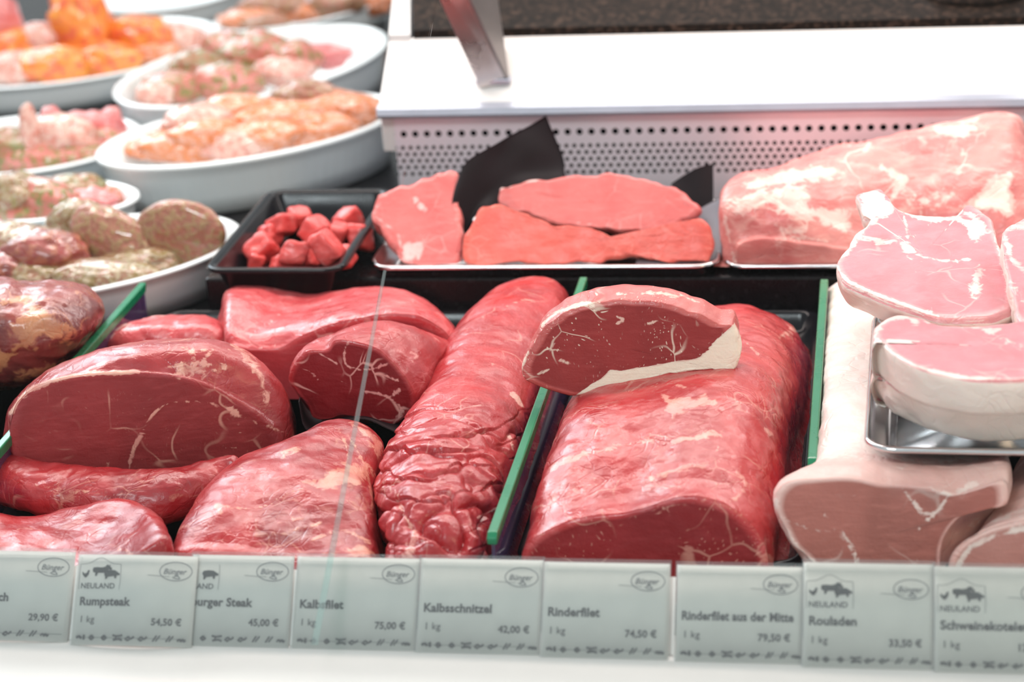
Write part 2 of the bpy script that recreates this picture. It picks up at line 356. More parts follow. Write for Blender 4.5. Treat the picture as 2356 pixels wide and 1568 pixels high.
# ------------------------------------------------------------------ curves and lofts
def smooth_poly(pts, n, closed=True):
    P = np.array(pts, float); m = len(P); out = []
    for i in range(m if closed else m - 1):
        g = lambda j: P[(i + j) % m] if closed else P[min(max(i + j, 0), m - 1)]
        p0, p1, p2, p3 = g(-1), g(0), g(1), g(2)
        for t in np.linspace(0, 1, 12, endpoint=False):
            out.append(.5 * ((2 * p1) + (-p0 + p2) * t + (2 * p0 - 5 * p1 + 4 * p2 - p3) * t * t + (-p0 + 3 * p1 - 3 * p2 + p3) * t ** 3))
    if not closed: out.append(P[-1])
    out = np.array(out); Q = np.vstack([out, out[:1]]) if closed else out
    L = np.concatenate([[0], np.cumsum(np.linalg.norm(np.diff(Q, axis=0), axis=1))])
    s = np.linspace(0, L[-1], n, endpoint=not closed)
    return np.stack([np.interp(s, L, Q[:, k]) for k in range(Q.shape[1])], 1)
def ring3(y, pts, k=0., m=0., n=200, zmin=None, plane='y', step=True):
    P2 = smooth_poly(pts, n); f = PY if plane == 'y' else PZ
    P = np.array([f(a, b, y, k, m) for a, b in P2])
    if zmin is not None: P[:, 2] = np.maximum(P[:, 2], zmin)
    return P
def T(poly, sx=1., sy=None, dx=0., dy=0.):
    P = np.array(poly, float); c = P.mean(0); sy = sx if sy is None else sy
    return (P - c) * [sx, sy] + c + [dx, dy]
def align(rings):                           # rotate the start index so neighbouring rings do not twist
    out = [rings[0]]
    for r in rings[1:]:
        p = out[-1] - out[-1].mean(0); best = None
        q = r - r.mean(0)
        for s in range(0, len(r), 4):
            d = ((np.roll(q, s, 0) - p) ** 2).sum()
            if best is None or d < best[0]: best = (d, s)
        out.append(np.roll(r, best[1], 0))
    return out
def loft(rings, step=.0022, cap0='flat', cap1='round', ncap=16, bulge=0.):
    """rings: list of (n,3). returns V, F, info(cap0 fraction: 1 on the front cap's interior)"""
    rings = align(rings); Rr = np.array(rings); K, n, _ = Rr.shape; rows = [Rr[0]]; cutv = [np.zeros(n)]
    for i in range(K - 1):
        p0, p1, p2, p3 = Rr[max(i - 1, 0)], Rr[i], Rr[i + 1], Rr[min(i + 2, K - 1)]
        L = np.linalg.norm(p2 - p1, axis=1).mean(); c = max(2, int(L / step))
        for t in np.linspace(0, 1, c + 1)[1:]:
            if K > 2: q = .5 * ((2 * p1) + (-p0 + p2) * t + (2 * p0 - 5 * p1 + 4 * p2 - p3) * t * t + (-p0 + 3 * p1 - 3 * p2 + p3) * t ** 3)
            else: q = p1 * (1 - t) + p2 * t
            rows.append(q); cutv.append(np.zeros(n))
    def cap(r, mode, outdir):
        c = r.mean(0); res = []
        ts = np.linspace(0, 1, ncap + 1)[1:-1] if mode == 'flat' else np.sin(np.linspace(0, PI / 2, ncap + 1))[1:-1]
        for t in ts:
            sc_ = (1 - t) if mode == 'flat' else math.sqrt(max(0, 1 - t * t)) 
            q = c + (r - c) * sc_ + outdir * ((1 - sc_ ** 2) * bulge if mode == 'flat' else t * 1.0)
            res.append(q)
        return res, c + outdir * (bulge if mode == 'flat' else 1.0)
    d0 = Rr[0].mean(0) - Rr[1].mean(0); d0 /= np.linalg.norm(d0) + 1e-9
    d1 = Rr[-1].mean(0) - Rr[-2].mean(0); d1 /= np.linalg.norm(d1) + 1e-9
    sz = np.linalg.norm(Rr[-1] - Rr[-1].mean(0), axis=1).mean(); sz0 = np.linalg.norm(Rr[0] - Rr[0].mean(0), axis=1).mean()
    f, fc = cap(rows[0], cap0, d0 * (1 if cap0 == 'flat' else sz0 * .45))
    b, bc = cap(rows[-1], cap1, d1 * (1 if cap1 == 'flat' else sz * .45))
    isf = cap0 == 'flat'
    rows = f[::-1] + rows + b
    cutv = [np.full(n, 1. if isf else 0.)] * len(f) + cutv + [np.full(n, 0.)] * len(b)
    nr = len(rows); V = np.vstack(rows + [fc[None], bc[None]]); Fc = []
    cut = np.concatenate(cutv + [[1. if isf else 0.], [0.]])
    ia = np.arange(n); ib = (ia + 1) % n
    for r in range(nr - 1):
        o = r * n; Fc.append(np.stack([o + ia, o + n + ia, o + n + ib, o + ib], 1))
    quads = np.vstack(Fc).tolist()
    tri = [(nr * n, int(a), int(b_)) for a, b_ in zip(ia, ib)] + [(nr * n + 1, (nr - 1) * n + int(b_), (nr - 1) * n + int(a)) for a, b_ in zip(ia, ib)]
    return V, quads + tri, cut
def normals_of(V, Fc):
    N = np.zeros_like(V); q = np.array([f if len(f) == 4 else (*f, f[2]) for f in Fc])
    a, b, c, d = (V[q[:, i]] for i in range(4)); fn = np.cross(c - a, d - b)
    tri = q[:, 2] == q[:, 3]; fn[tri] = np.cross(b[tri] - a[tri], c[tri] - a[tri])
    for i in range(4): np.add.at(N, q[:, i], fn)
    return N / (np.linalg.norm(N, axis=1)[:, None] + 1e-12)
def orient(V, Fc):
    c = V.mean(0); N = normals_of(V, Fc)
    if ((V - c) * N).sum() < 0: return [tuple(f)[::-1] for f in Fc]
    return Fc
def seg_dist(P, line):
    L = np.array(line, float); best = np.full(len(P), 1e9)
    for a, b in zip(L[:-1], L[1:]):
        ab = b - a; t = np.clip(((P - a) @ ab) / (ab @ ab + 1e-9), 0, 1); d = np.linalg.norm(P - (a + t[:, None] * ab), axis=1)
        best = np.minimum(best, d)
    return best
def inpoly(P, poly):
    poly = np.array(poly, float); ins = np.zeros(len(P), bool)
    for (x1, y1), (x2, y2) in zip(poly, np.roll(poly, -1, 0)):
        c = ((y1 > P[:, 1]) != (y2 > P[:, 1])) & (P[:, 0] < (x2 - x1) * (P[:, 1] - y1) / (y2 - y1 + 1e-12) + x1); ins ^= c
    return ins
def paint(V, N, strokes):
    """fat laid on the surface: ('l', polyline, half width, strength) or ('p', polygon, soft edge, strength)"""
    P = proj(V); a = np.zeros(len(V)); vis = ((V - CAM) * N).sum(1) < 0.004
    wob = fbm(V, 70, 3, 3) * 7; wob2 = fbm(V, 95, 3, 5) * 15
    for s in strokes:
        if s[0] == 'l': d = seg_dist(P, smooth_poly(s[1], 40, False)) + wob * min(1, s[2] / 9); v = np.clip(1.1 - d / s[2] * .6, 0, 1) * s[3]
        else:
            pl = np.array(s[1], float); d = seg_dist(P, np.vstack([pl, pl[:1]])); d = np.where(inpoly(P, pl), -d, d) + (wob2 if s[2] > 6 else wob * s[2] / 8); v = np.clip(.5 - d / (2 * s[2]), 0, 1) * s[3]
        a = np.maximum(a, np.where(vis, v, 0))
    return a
def make_meat(name, label, cat, V, Fc, cut, mat, amp=.0015, freq=30, seed=0, fat=(), dark=(), group=None, partname='flesh', rim=.0, zmin=.0025,
              disp=None, split=('cut_face',), fatpart=None, cutfill=1., edit=None, root=None, fatf=None, extra=None, minor=.35):
    Fc = orient(V, Fc); N = normals_of(V, Fc)
    d = fbm(V, freq, 3, seed) * amp + fbm(V, freq * 4, 2, seed + 3) * amp * minor
    if cut is not None: d = d * (1 - .65 * cut)
    if disp is not None: d = d + disp(V, N)
    V = V + N * d[:, None]
    if zmin is not None: V[:, 2] = np.maximum(V[:, 2], zmin)
    N = normals_of(V, Fc)
    fa = paint(V, N, fat) if fat else np.zeros(len(V))
    if fatf is not None: fa = np.maximum(fa, fatf(V, N))
    dk = paint(V, N, dark) if dark else np.zeros(len(V))
    cv = cut * cutfill if cut is not None else np.zeros(len(V))
    at = {'fat': fa, 'cut': cv, 'dark': dk}
    fidx = np.array([f if len(f) == 4 else (*f, f[2]) for f in Fc]); cls = np.zeros(len(Fc), int)
    names = [partname]
    if cut is not None and 'cut_face' in split and cut.max() > .5:
        cls[(cut[fidx] > .5).all(1)] = len(names); names.append('cut_face')
    if fatpart:
        pm = paint(V, N, [('p', fatpart[1], .5, 1.)]) if not callable(fatpart[1]) else fatpart[1](V, N)
        cls[(pm[fidx] > .5).all(1)] = len(names); names.append(fatpart[0])
    lo = V.min(0); hi = V.max(0); loc = ((lo[0] + hi[0]) / 2, (lo[1] + hi[1]) / 2, lo[2])
    if len([i for i in range(len(names)) if (cls == i).any()]) == 1 and not extra and root is None:
        o = bpy.data.objects.new(name, None); C_.objects.link(o); o.location = loc
        r = mesh_obj(name, V, Fc, mat, o, normals=None, attrs=at)
        bpy.data.objects.remove(o); r.parent = None; r.location = loc; r.name = name
        return tag(r, label, cat, group)
    root = root or empty(name, loc, label, cat, group)
    for i, nm in enumerate(names):
        sel = np.where(cls == i)[0]
        if not len(sel): continue
        used = np.unique(fidx[sel]); mp = -np.ones(len(V), int); mp[used] = np.arange(len(used))
        mesh_obj(nm, V[used], [tuple(mp[list(Fc[j])]) for j in sel], mat, root, normals=N[used], attrs={k: a[used] for k, a in at.items()})
    return root
def rimmed(front, nxt_gap, shrink=.97):
    """a small rounded arris between a cut face and the side"""
    c = front.mean(0); return c + (front - c) * shrink
def piece(name, label, cat, rings, mat, cap0='flat', cap1='round', bulge=.002, n=200, step=.0022, **kw):
    """rings: (plane offset, pixels, k, m, zmin, plane)"""
    Rr = []
    for r in rings:
        r = list(r) + [0., 0., None, 'y'][len(r) - 2:]
        Rr.append(ring3(r[0], r[1], r[2], r[3], n, r[4], r[5]))
    if cap0 == 'flat':                       # rounded arris
        d = Rr[1].mean(0) - Rr[0].mean(0); d /= np.linalg.norm(d)
        c = Rr[0].mean(0); sz = np.linalg.norm(Rr[0] - c, axis=1).mean(); e = min(.0025, .06 * sz) / sz
        Rr = [c + (Rr[0] - c) * (1 - e), c + (Rr[0] - c) * (1 - e * .25) + d * .0012, Rr[0] + d * .0035] + Rr[1:]
    V, Fc, cut = loft(Rr, step, cap0, cap1, 16 if cap0 == 'flat' else 10, bulge)
    return make_meat(name, label, cat, V, Fc, cut if cap0 == 'flat' else None, mat, **kw)
def slab(name, label, cat, y0, poly, k, m, thick, mat, plane='y', taper=.96, n=220, ncap=26, **kw):
    """a slice of the traced outline with a real thickness, rounded at both arrises"""
    rag = kw.pop('rag', 2.2); up_ = kw.pop('updir', None); rng_ = np.random.RandomState(len(label)); P2 = smooth_poly(poly, 160); s_ = np.linspace(0, 1, 160, endpoint=False)
    wv = sum(rng_.normal() * np.sin(2 * PI * (f_ * s_ + rng_.rand())) / f_ ** .5 for f_ in range(7, 34)); tg2 = np.roll(P2, -1, 0) - np.roll(P2, 1, 0); tg2 /= np.linalg.norm(tg2, axis=1)[:, None]
    P2 = P2 + np.stack([-tg2[:, 1], tg2[:, 0]], 1) * (wv / wv.std() * rag)[:, None]; poly = P2[::2]
    R0 = ring3(y0, poly, k, m, n, kw.pop('zclip', None), plane)
    nrm = np.array([-m, 1., -k]) if plane == 'y' else np.array([m, k, -1.]); nrm /= np.linalg.norm(nrm)
    if up_ is not None: nrm = np.array([0, 1., up_]); nrm /= np.linalg.norm(nrm)
    c = R0.mean(0); r = min(thick * .3, .004); sz = np.linalg.norm(R0 - c, axis=1).mean(); e = r / sz
    s = lambda f, o: c + (R0 - c) * f + nrm * o
    rings = [s(1 - e, 0), s(1 - e * .3, r * .3), s(1, r), s(1, thick - r), s(taper, thick - r * .3), s(taper - e, thick)]
    warp = kw.pop('warp', None)
    V, Fc, cut = loft(rings, .0025, 'flat', 'flat', ncap, 0.)
    if warp is not None: V = warp(V)
    return make_meat(name, label, cat, V, Fc, cut, mat, **kw)
def tube(name, label, cat, spine, mat, n=120, rows=None, **kw):
    """spine: (px, py, z, half width, half height): a body swept along a path in the place"""
    P = np.array([PZ(a, b, z) for a, b, z, _, _ in spine]); S = np.hstack([P, np.array([[w, h] for *_, w, h in spine])])
    Q = smooth_poly(S, rows or 90, False); tg_ = np.gradient(Q[:, :3], axis=0); tg_ /= np.linalg.norm(tg_, axis=1)[:, None]
    up = np.array([0, 0, 1.]); th = np.linspace(0, 2 * PI, n, endpoint=False); rings = []
    for q, t_ in zip(Q, tg_):
        s = np.cross(t_, up); s /= np.linalg.norm(s); u = np.cross(s, t_)
        rings.append(q[:3] + np.outer(np.cos(th) * q[3], s) + np.outer(np.sin(th) * q[4], u))
    sm = kw.pop('squash', None)
    V, Fc, cut = loft(rings, .05, kw.pop('cap0', 'round'), 'round', 8)
    if sm is not None: V = sm(V)
    return make_meat(name, label, cat, V, Fc, None, mat, **kw)
# ------------------------------------------------------------------ trays
def rrect(cx, cy, a, b, r, ang, n=14):
    pts = []
    for sx, sy, t0 in ((1, 1, 0), (-1, 1, PI / 2), (-1, -1, PI), (1, -1, 1.5 * PI)):
        for i in range(n + 1):
            t = t0 + i / n * PI / 2; pts.append((sx * (a - r) + r * math.cos(t), sy * (b - r) + r * math.sin(t)))
    p = np.array(pts); ca, sa = math.cos(ang), math.sin(ang)
    return np.stack([p[:, 0] * ca - p[:, 1] * sa + cx, p[:, 0] * sa + p[:, 1] * ca + cy], 1)
def tray(name, label, cx, cy, a, b, ang, z, h, mat, r=.02, lip=.006, slope=.008, th=.0015, tilt=(0, 0), group=None, zero=None):
    """rounded rectangular tray: rolled rim at height z+h, sloping wall, flat bottom"""
    prof_ = [(0, h - .003), (.001, h - .0008), (.003, h), (lip, h - .0004), (lip + .002, h - .003), (lip + slope, .004), (lip + slope + .004, .0022), (lip + slope + .012, th)]
    lo_ = [(lip + slope + .012, 0), (lip + slope + .003, 0), (lip + slope - .0015, .003), (lip + .0005, h - .005), (.002, h - .0045)]
    rows = [np.hstack([rrect(cx, cy, a - o, b - o, max(r - o, .003), ang), np.full((60, 1), z + zz)]) for o, zz in prof_ + lo_]
    n = 60; V = np.vstack(rows); Fc = []
    K = len(rows)
    for i in range(K):
        j = (i + 1) % K
        if i == len(prof_) - 1:                      # bottom: close top and underside separately
            Fc.append(tuple(i * n + q for q in range(n))); Fc.append(tuple(j * n + q for q in range(n))[::-1]); continue
        for q in range(n): Fc.append((i * n + q, j * n + q, j * n + (q + 1) % n, i * n + (q + 1) % n))
    V[:, 2] += tilt[0] * (V[:, 0] - cx) + tilt[1] * (V[:, 1] - cy)
    lo = V.min(0); o = mesh_obj(name, V, Fc, mat); 
    off = Vector((cx, cy, float(lo[2]))); o.data.transform(Matrix.Translation(-off)); o.location = off
    return tag(o, label, 'tray', group)
def xat(px, py, y): return PY(px, py, y)[0]
# low black trays of the three bays
DX = [(PZ(325, 652, .06), PZ(-30, 1055, .06)), (PZ(1342, 640, .062), PZ(1132, 1222, .062)), (PZ(1899, 645, .062), PZ(1866, 1052, .062))]
xd = [(a[0] + b[0]) / 2 for a, b in DX]
for (x0, x1, lab) in ((xd[0], xd[1], 'long black tray under the big round beef roasts, left of the middle green divider'),
                      (xd[1], xd[2], 'long black tray under the striploin, between the middle and right green dividers'),
                      (xd[2], xd[2] + .26, 'long black tray under the bone-in pork, right of the right green divider')):
    tray('black_tray', lab, (x0 + x1) / 2, .335, (x1 - x0) / 2 - .004, .238, 0, 0, .018, BLACK, group='black trays on the deck')
tray('black_tray', 'long black tray at the far left, left of the left green divider', xd[0] - .14, .335, .135, .238, 0, 0, .018, BLACK, group='black trays on the deck')
# dividers: clear plate with a green top edge
for (a, b), xx, lab in zip(DX, xd, ('green-edged clear divider at the left between the aged beef and the big roast',
                                    'green-edged clear divider in the middle between the rolled fillet and the striploin',
                                    'green-edged clear divider at the right between the striploin and the pale pork')):
    y0, y1 = b[1], a[1]; y0e = max(y0 - .03, .055); z1 = a[2]
    t = empty('divider', (xx, (y0 + y1) / 2, .002), lab, 'divider', 'green-edged dividers between the meats')
    V = np.array([(xx - .0012, y0e, .002), (xx - .0012, y1, .002), (xx - .0012, y1 + .002, z1 - .004), (xx - .0012, y0, z1 - .004), (xx - .0012, y0e - .004, z1 - .02)])
    v, f = prism_vf(V, (.0024, 0, 0)); mesh_obj('clear_plate', v, f, CLEAR, t, False)
    bv = [(xx - .0034, y, z) for y, z in ((y0 - .004, z1 - .008), (y1, z1 - .008), (y1 + .004, z1), (y0, z1), (y0 - .005, z1 - .003))]
    v, f = prism_vf(bv, (.0068, 0, 0)); bevel(mesh_obj('green_edge', v, f, GREEN, t, False), .0012, 3)

# ------------------------------------------------------------------ beef on the deck
# big round roast, left
face = [(22, 1045), (18, 985), (28, 935), (60, 900), (110, 876), (180, 862), (260, 856), (330, 855), (410, 864), (490, 888), (560, 925), (620, 972), (650, 1010), (640, 1035), (600, 1055), (540, 1075), (470, 1092), (390, 1102), (300, 1106), (210, 1102), (120, 1090), (55, 1072)]
sil = [(14, 1050), (14, 980), (26, 930), (70, 885), (130, 845), (220, 808), (320, 786), (430, 779), (520, 788), (590, 822), (640, 872), (672, 935), (684, 1000), (668, 1035), (600, 1062), (480, 1080), (300, 1090), (100, 1075)]
piece('beef_roast', 'big round beef roast with a smooth dark cut face turned to the front', 'meat',
      [(.316, face, .10, .30), (.333, T(sil, .985, .97, 0, 22), .10, .30), (.371, sil, 0., .30), (.415, T(sil, .93, .92, 0, -10), 0., .30), (.46, T(sil, .76, .72, 10, -26), 0., .3), (.485, T(sil, .5, .45, 20, -40), 0., .3)], ROAST,
      amp=.0022, freq=26, seed=1, bulge=.004, zmin=.012, n=260, step=.002, fat=[
        ('l', [(25, 950), (60, 902), (110, 879), (180, 864), (260, 857), (320, 855)], 6, .85),
        ('l', [(700, 1010), (560, 960), (520, 938), (470, 925), (420, 924), (380, 930), (345, 960), (325, 1000), (305, 1030), (296, 1095)], 3.5, .62),
        ('l', [(325, 1000), (310, 1030), (298, 1060)], 6, .65), ('l', [(540, 950), (556, 972)], 6, .7), ('l', [(552, 990), (545, 1020), (525, 1045), (490, 1050)], 2.5, .6),
        ('p', [(330, 852), (390, 838), (440, 830), (500, 850), (470, 868), (430, 868), (390, 850)], 12, .66),
        ('l', [(540, 800), (580, 835), (600, 870), (612, 915)], 14, .60), ('l', [(420, 800), (455, 810), (490, 800), (470, 822)], 8, .55), ('l', [(380, 845), (440, 835), (520, 838)], 5, .62), ('l', [(470, 862), (500, 850), (530, 848)], 5, .6)],
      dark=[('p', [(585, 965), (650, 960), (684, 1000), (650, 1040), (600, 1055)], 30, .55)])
# flat strip in front of it
tube('beef_strip', 'long flat red strip of beef lying in front of the big round roast', 'meat',
     [(-130, 1020, .035, .018, .012), (-40, 1062, .032, .022, .015), (50, 1112, .027, .024, .018), (150, 1134, .025, .027, .020), (260, 1146, .025, .027, .020), (350, 1146, .026, .026, .019), (440, 1122, .028, .022, .017), (500, 1088, .034, .014, .011), (540, 1068, .040, .006, .006)],
     BEEF, amp=.004, freq=24, seed=4, fat=[('l', [(60, 1112), (180, 1132), (300, 1138)], 6, .4)])
# small piece bottom left
piece('beef_piece', 'dark red flat cut of beef at the front left edge with a creased top', 'meat',
      [(.050, [(-120, 1420), (-120, 1290), (0, 1285), (120, 1290), (230, 1285), (300, 1262), (350, 1235), (388, 1240), (394, 1330), (390, 1420)]),
       (.085, [(-120, 1400), (-120, 1235), (0, 1225), (120, 1232), (220, 1232), (300, 1205), (350, 1185), (384, 1215), (390, 1290), (385, 1400)]),
       (.125, [(-120, 1350), (-120, 1178), (-30, 1176), (30, 1190), (95, 1188), (170, 1170), (245, 1152), (300, 1152), (350, 1172), (376, 1210), (370, 1350)]),
       (.150, [(-120, 1300), (-100, 1200), (40, 1205), (200, 1180), (290, 1170), (340, 1200), (350, 1300)])], BEEF, cap0='round',
      amp=.0035, freq=24, minor=.2, seed=7, fat=[('l', [(235, 1285), (280, 1262), (300, 1275)], 6, .6), ('l', [(40, 1215), (120, 1215), (180, 1200)], 3, .4)])
# front centre triangular piece
piece('beef_piece', 'triangular red beef piece with pale fat streaks at the front centre, tapering to the back', 'meat',
      [(.060, [(380, 1400), (388, 1310), (400, 1262), (470, 1250), (600, 1262), (740, 1262), (850, 1270), (872, 1330), (870, 1400)]),
       (.090, [(390, 1380), (398, 1270), (420, 1205), (500, 1180), (620, 1190), (740, 1200), (850, 1222), (876, 1290), (870, 1380)]),
       (.135, [(425, 1330), (430, 1210), (458, 1140), (540, 1098), (640, 1090), (740, 1100), (835, 1130), (866, 1200), (860, 1330)]),
       (.185, [(480, 1270), (482, 1150), (520, 1078), (600, 1040), (690, 1025), (780, 1035), (850, 1070), (872, 1130), (860, 1270)]),
       (.235, [(600, 1200), (610, 1090), (650, 1030), (700, 998), (760, 972), (820, 974), (868, 1000), (882, 1050), (870, 1200)]),
       (.268, [(690, 1130), (700, 1040), (730, 1000), (770, 985), (820, 990), (850, 1015), (860, 1130)])], BEEF, cap0='round', n=240,
      amp=.0045, freq=18, seed=11, minor=.25, fat=[
        ('p', [(735, 1090), (800, 1060), (850, 1062), (858, 1090), (830, 1120), (760, 1130), (700, 1125), (690, 1105)], 20, .72),
        ('p', [(800, 970), (850, 980), (885, 1020), (872, 1060), (850, 1020)], 14, .75),
        ('l', [(500, 1160), (560, 1170), (620, 1160), (660, 1135), (700, 1120)], 3.5, .6), ('l', [(800, 1000), (830, 1050), (850, 1110), (858, 1170)], 5, .62), ('l', [(780, 990), (800, 1040), (790, 1090)], 4, .55),
        ('l', [(590, 1230), (650, 1225), (700, 1215), (740, 1205)], 8, .6), ('l', [(720, 1240), (790, 1220), (850, 1250)], 7, .55), ('l', [(500, 1165), (507, 1175)], 8, .8), ('l', [(640, 1200), (700, 1190)], 5, .5),
        ('p', [(740, 1270), (860, 1240), (870, 1290), (760, 1290)], 16, .55), ('l', [(640, 1045), (690, 1030), (650, 1052)], 7, .55)],
      dark=[('l', [(600, 1225), (640, 1235), (700, 1225)], 12, .5)])
# small piece behind the big roast
piece('beef_piece', 'small red beef piece half hidden behind the big round roast', 'meat',
      [(.430, [(228, 900), (236, 810), (255, 775), (320, 752), (400, 742), (470, 742), (515, 765), (530, 820), (530, 900)]),
       (.465, [(240, 870), (246, 785), (270, 752), (335, 733), (410, 724), (470, 726), (508, 745), (522, 790), (525, 870)]),
       (.505, [(290, 830), (300, 765), (340, 738), (410, 728), (470, 732), (505, 760), (505, 830)])], PINK, cap0='round',
      amp=.003, freq=28, seed=15, fat=[('l', [(255, 800), (262, 765), (300, 742)], 6, .6), ('l', [(330, 730), (400, 722)], 5, .5)])
# pink roast at the back
piece('beef_roast', 'long pale pink beef roast lying crosswise behind the others', 'meat',
      [(.405, [(520, 1000), (522, 850), (530, 800), (575, 803), (640, 800), (700, 770), (800, 738), (900, 724), (980, 735), (1040, 780), (1055, 850), (1050, 1000)]),
       (.425, [(516, 950), (514, 800), (520, 750), (580, 762), (640, 756), (710, 740), (800, 716), (900, 704), (985, 715), (1040, 750), (1064, 820), (1060, 950)]),
       (.475, [(516, 900), (512, 740), (520, 690), (560, 690), (620, 712), (700, 712), (790, 690), (880, 682), (960, 690), (1020, 725), (1058, 790), (1056, 900)]),
       (.520, [(520, 850), (514, 700), (534, 660), (598, 660), (660, 672), (722, 676), (785, 666), (850, 659), (925, 666), (980, 688), (1024, 732), (1050, 790), (1046, 850)]),
       (.555, [(540, 820), (536, 700), (556, 672), (620, 678), (720, 690), (840, 674), (930, 682), (985, 712), (1015, 760), (1010, 820)])], PINK, cap0='flat', cutfill=.75,
      amp=.0028, freq=20, seed=19, bulge=.001, fat=[('l', [(600, 800), (640, 790), (625, 740), (690, 700), (760, 690)], 4, .4)])
# dark roast with marbled cut face
face = [(662, 865), (697, 811), (749, 802), (772, 780), (831, 788), (879, 808), (922, 850), (952, 896), (958, 932), (930, 965), (895, 981), (857, 972), (792, 958), (753, 968), (718, 963), (701, 932), (676, 898)]
piece('beef_roast', 'medium beef roast with dark marbled cut face, in the centre', 'meat',
      [(.292, face, .15), (.312, [(668, 850), (700, 800), (750, 790), (785, 768), (850, 765), (910, 785), (955, 820), (985, 880), (985, 930), (950, 968), (860, 975), (760, 968), (705, 930)], .15),
       (.350, [(700, 850), (720, 795), (770, 765), (830, 745), (890, 744), (950, 758), (1000, 800), (1012, 860), (1000, 930), (900, 960), (780, 950)]),
       (.395, [(760, 850), (780, 780), (830, 745), (890, 741), (945, 750), (1005, 770), (1046, 800), (1040, 870), (980, 920), (850, 920)]),
       (.430, [(820, 850), (840, 790), (890, 755), (950, 757), (1005, 780), (1036, 820), (1010, 880), (900, 890)])], DARKB,
      amp=.0025, freq=26, seed=23, bulge=.002, zmin=.012, fat=[
        ('l', [(800, 788), (792, 815), (800, 842), (845, 850), (890, 838)], 3.2, .62), ('l', [(838, 900), (870, 905), (900, 918), (925, 945), (905, 975)], 4.5, .68), ('l', [(895, 915), (920, 895)], 4, .62),
        ('l', [(680, 838), (720, 860), (735, 878)], 3, .6), ('l', [(730, 810), (775, 836)], 3, .62), ('l', [(885, 862), (925, 880)], 3, .6), ('l', [(770, 870), (838, 900)], 2, .4),
        ('l', [(945, 810), (960, 818), (950, 830)], 6, .6), ('l', [(935, 760), (1000, 778), (1040, 800)], 3, .4)])
# long rolled fillet
def fold(V, N):
    P = proj(V); w = np.clip((P[:, 1] - 925) / 70, 0, 1); low = np.clip((P[:, 1] - 1110) / 70, 0, 1)
    u = (P[:, 1] - 1000 + .0013 * (P[:, 0] - 1000) ** 2) / 46. + fbm(V, 22, 2, 31) * .9
    fr = u - np.floor(u); s = (.0030 * (fr ** .6) - .0036 * np.clip(1 - fr / .10, 0, 1)) * np.clip(.6 + 2.2 * noise(V * 26.), 0, 1)
    l2 = fbm(V, 34, 2, 8) * .0065 - .0075 * np.clip(ridge(V, 24, 5), 0, 1) ** 5 + fbm(V, 90, 2, 6) * .0015
    return w * (s * (1 - .75 * low) + fbm(V, 42, 3, 9) * .0034 - .0035 * np.clip(ridge(V, 36, 2), 0, 1) ** 6) + low * l2
tube('beef_fillet', 'long rolled beef fillet running front to back, its near end folded and ragged', 'meat',
     [(1222, 695, .040, .034, .024), (1196, 745, .040, .044, .031), (1160, 800, .038, .046, .036), (1125, 880, .037, .046, .036), (1098, 945, .036, .045, .035), (1068, 1010, .036, .049, .036), (1030, 1090, .035, .050, .036), (1010, 1170, .033, .0455, .034), (1000, 1250, .030, .037, .032), (1004, 1320, .026, .032, .026)],
     FILLET, n=300, rows=330, amp=.0028, freq=22, seed=29, disp=fold, minor=.10, fat=[
        ('l', [(1250, 700), (1200, 690), (1150, 720)], 4, .4), ('l', [(1180, 905), (1200, 930)], 7, .6), ('l', [(1160, 1080), (1180, 1040), (1170, 1000)], 6, .5), ('l', [(1100, 1190), (1150, 1165)], 4, .6),
        ('l', [(880, 1000), (900, 1060), (880, 1120)], 5, .4), ('l', [(1010, 960), (1060, 965)], 3, .5), ('l', [(910, 1130), (930, 1180), (960, 1230)], 8, .55), ('l', [(955, 1240), (940, 1280)], 14, .6)])
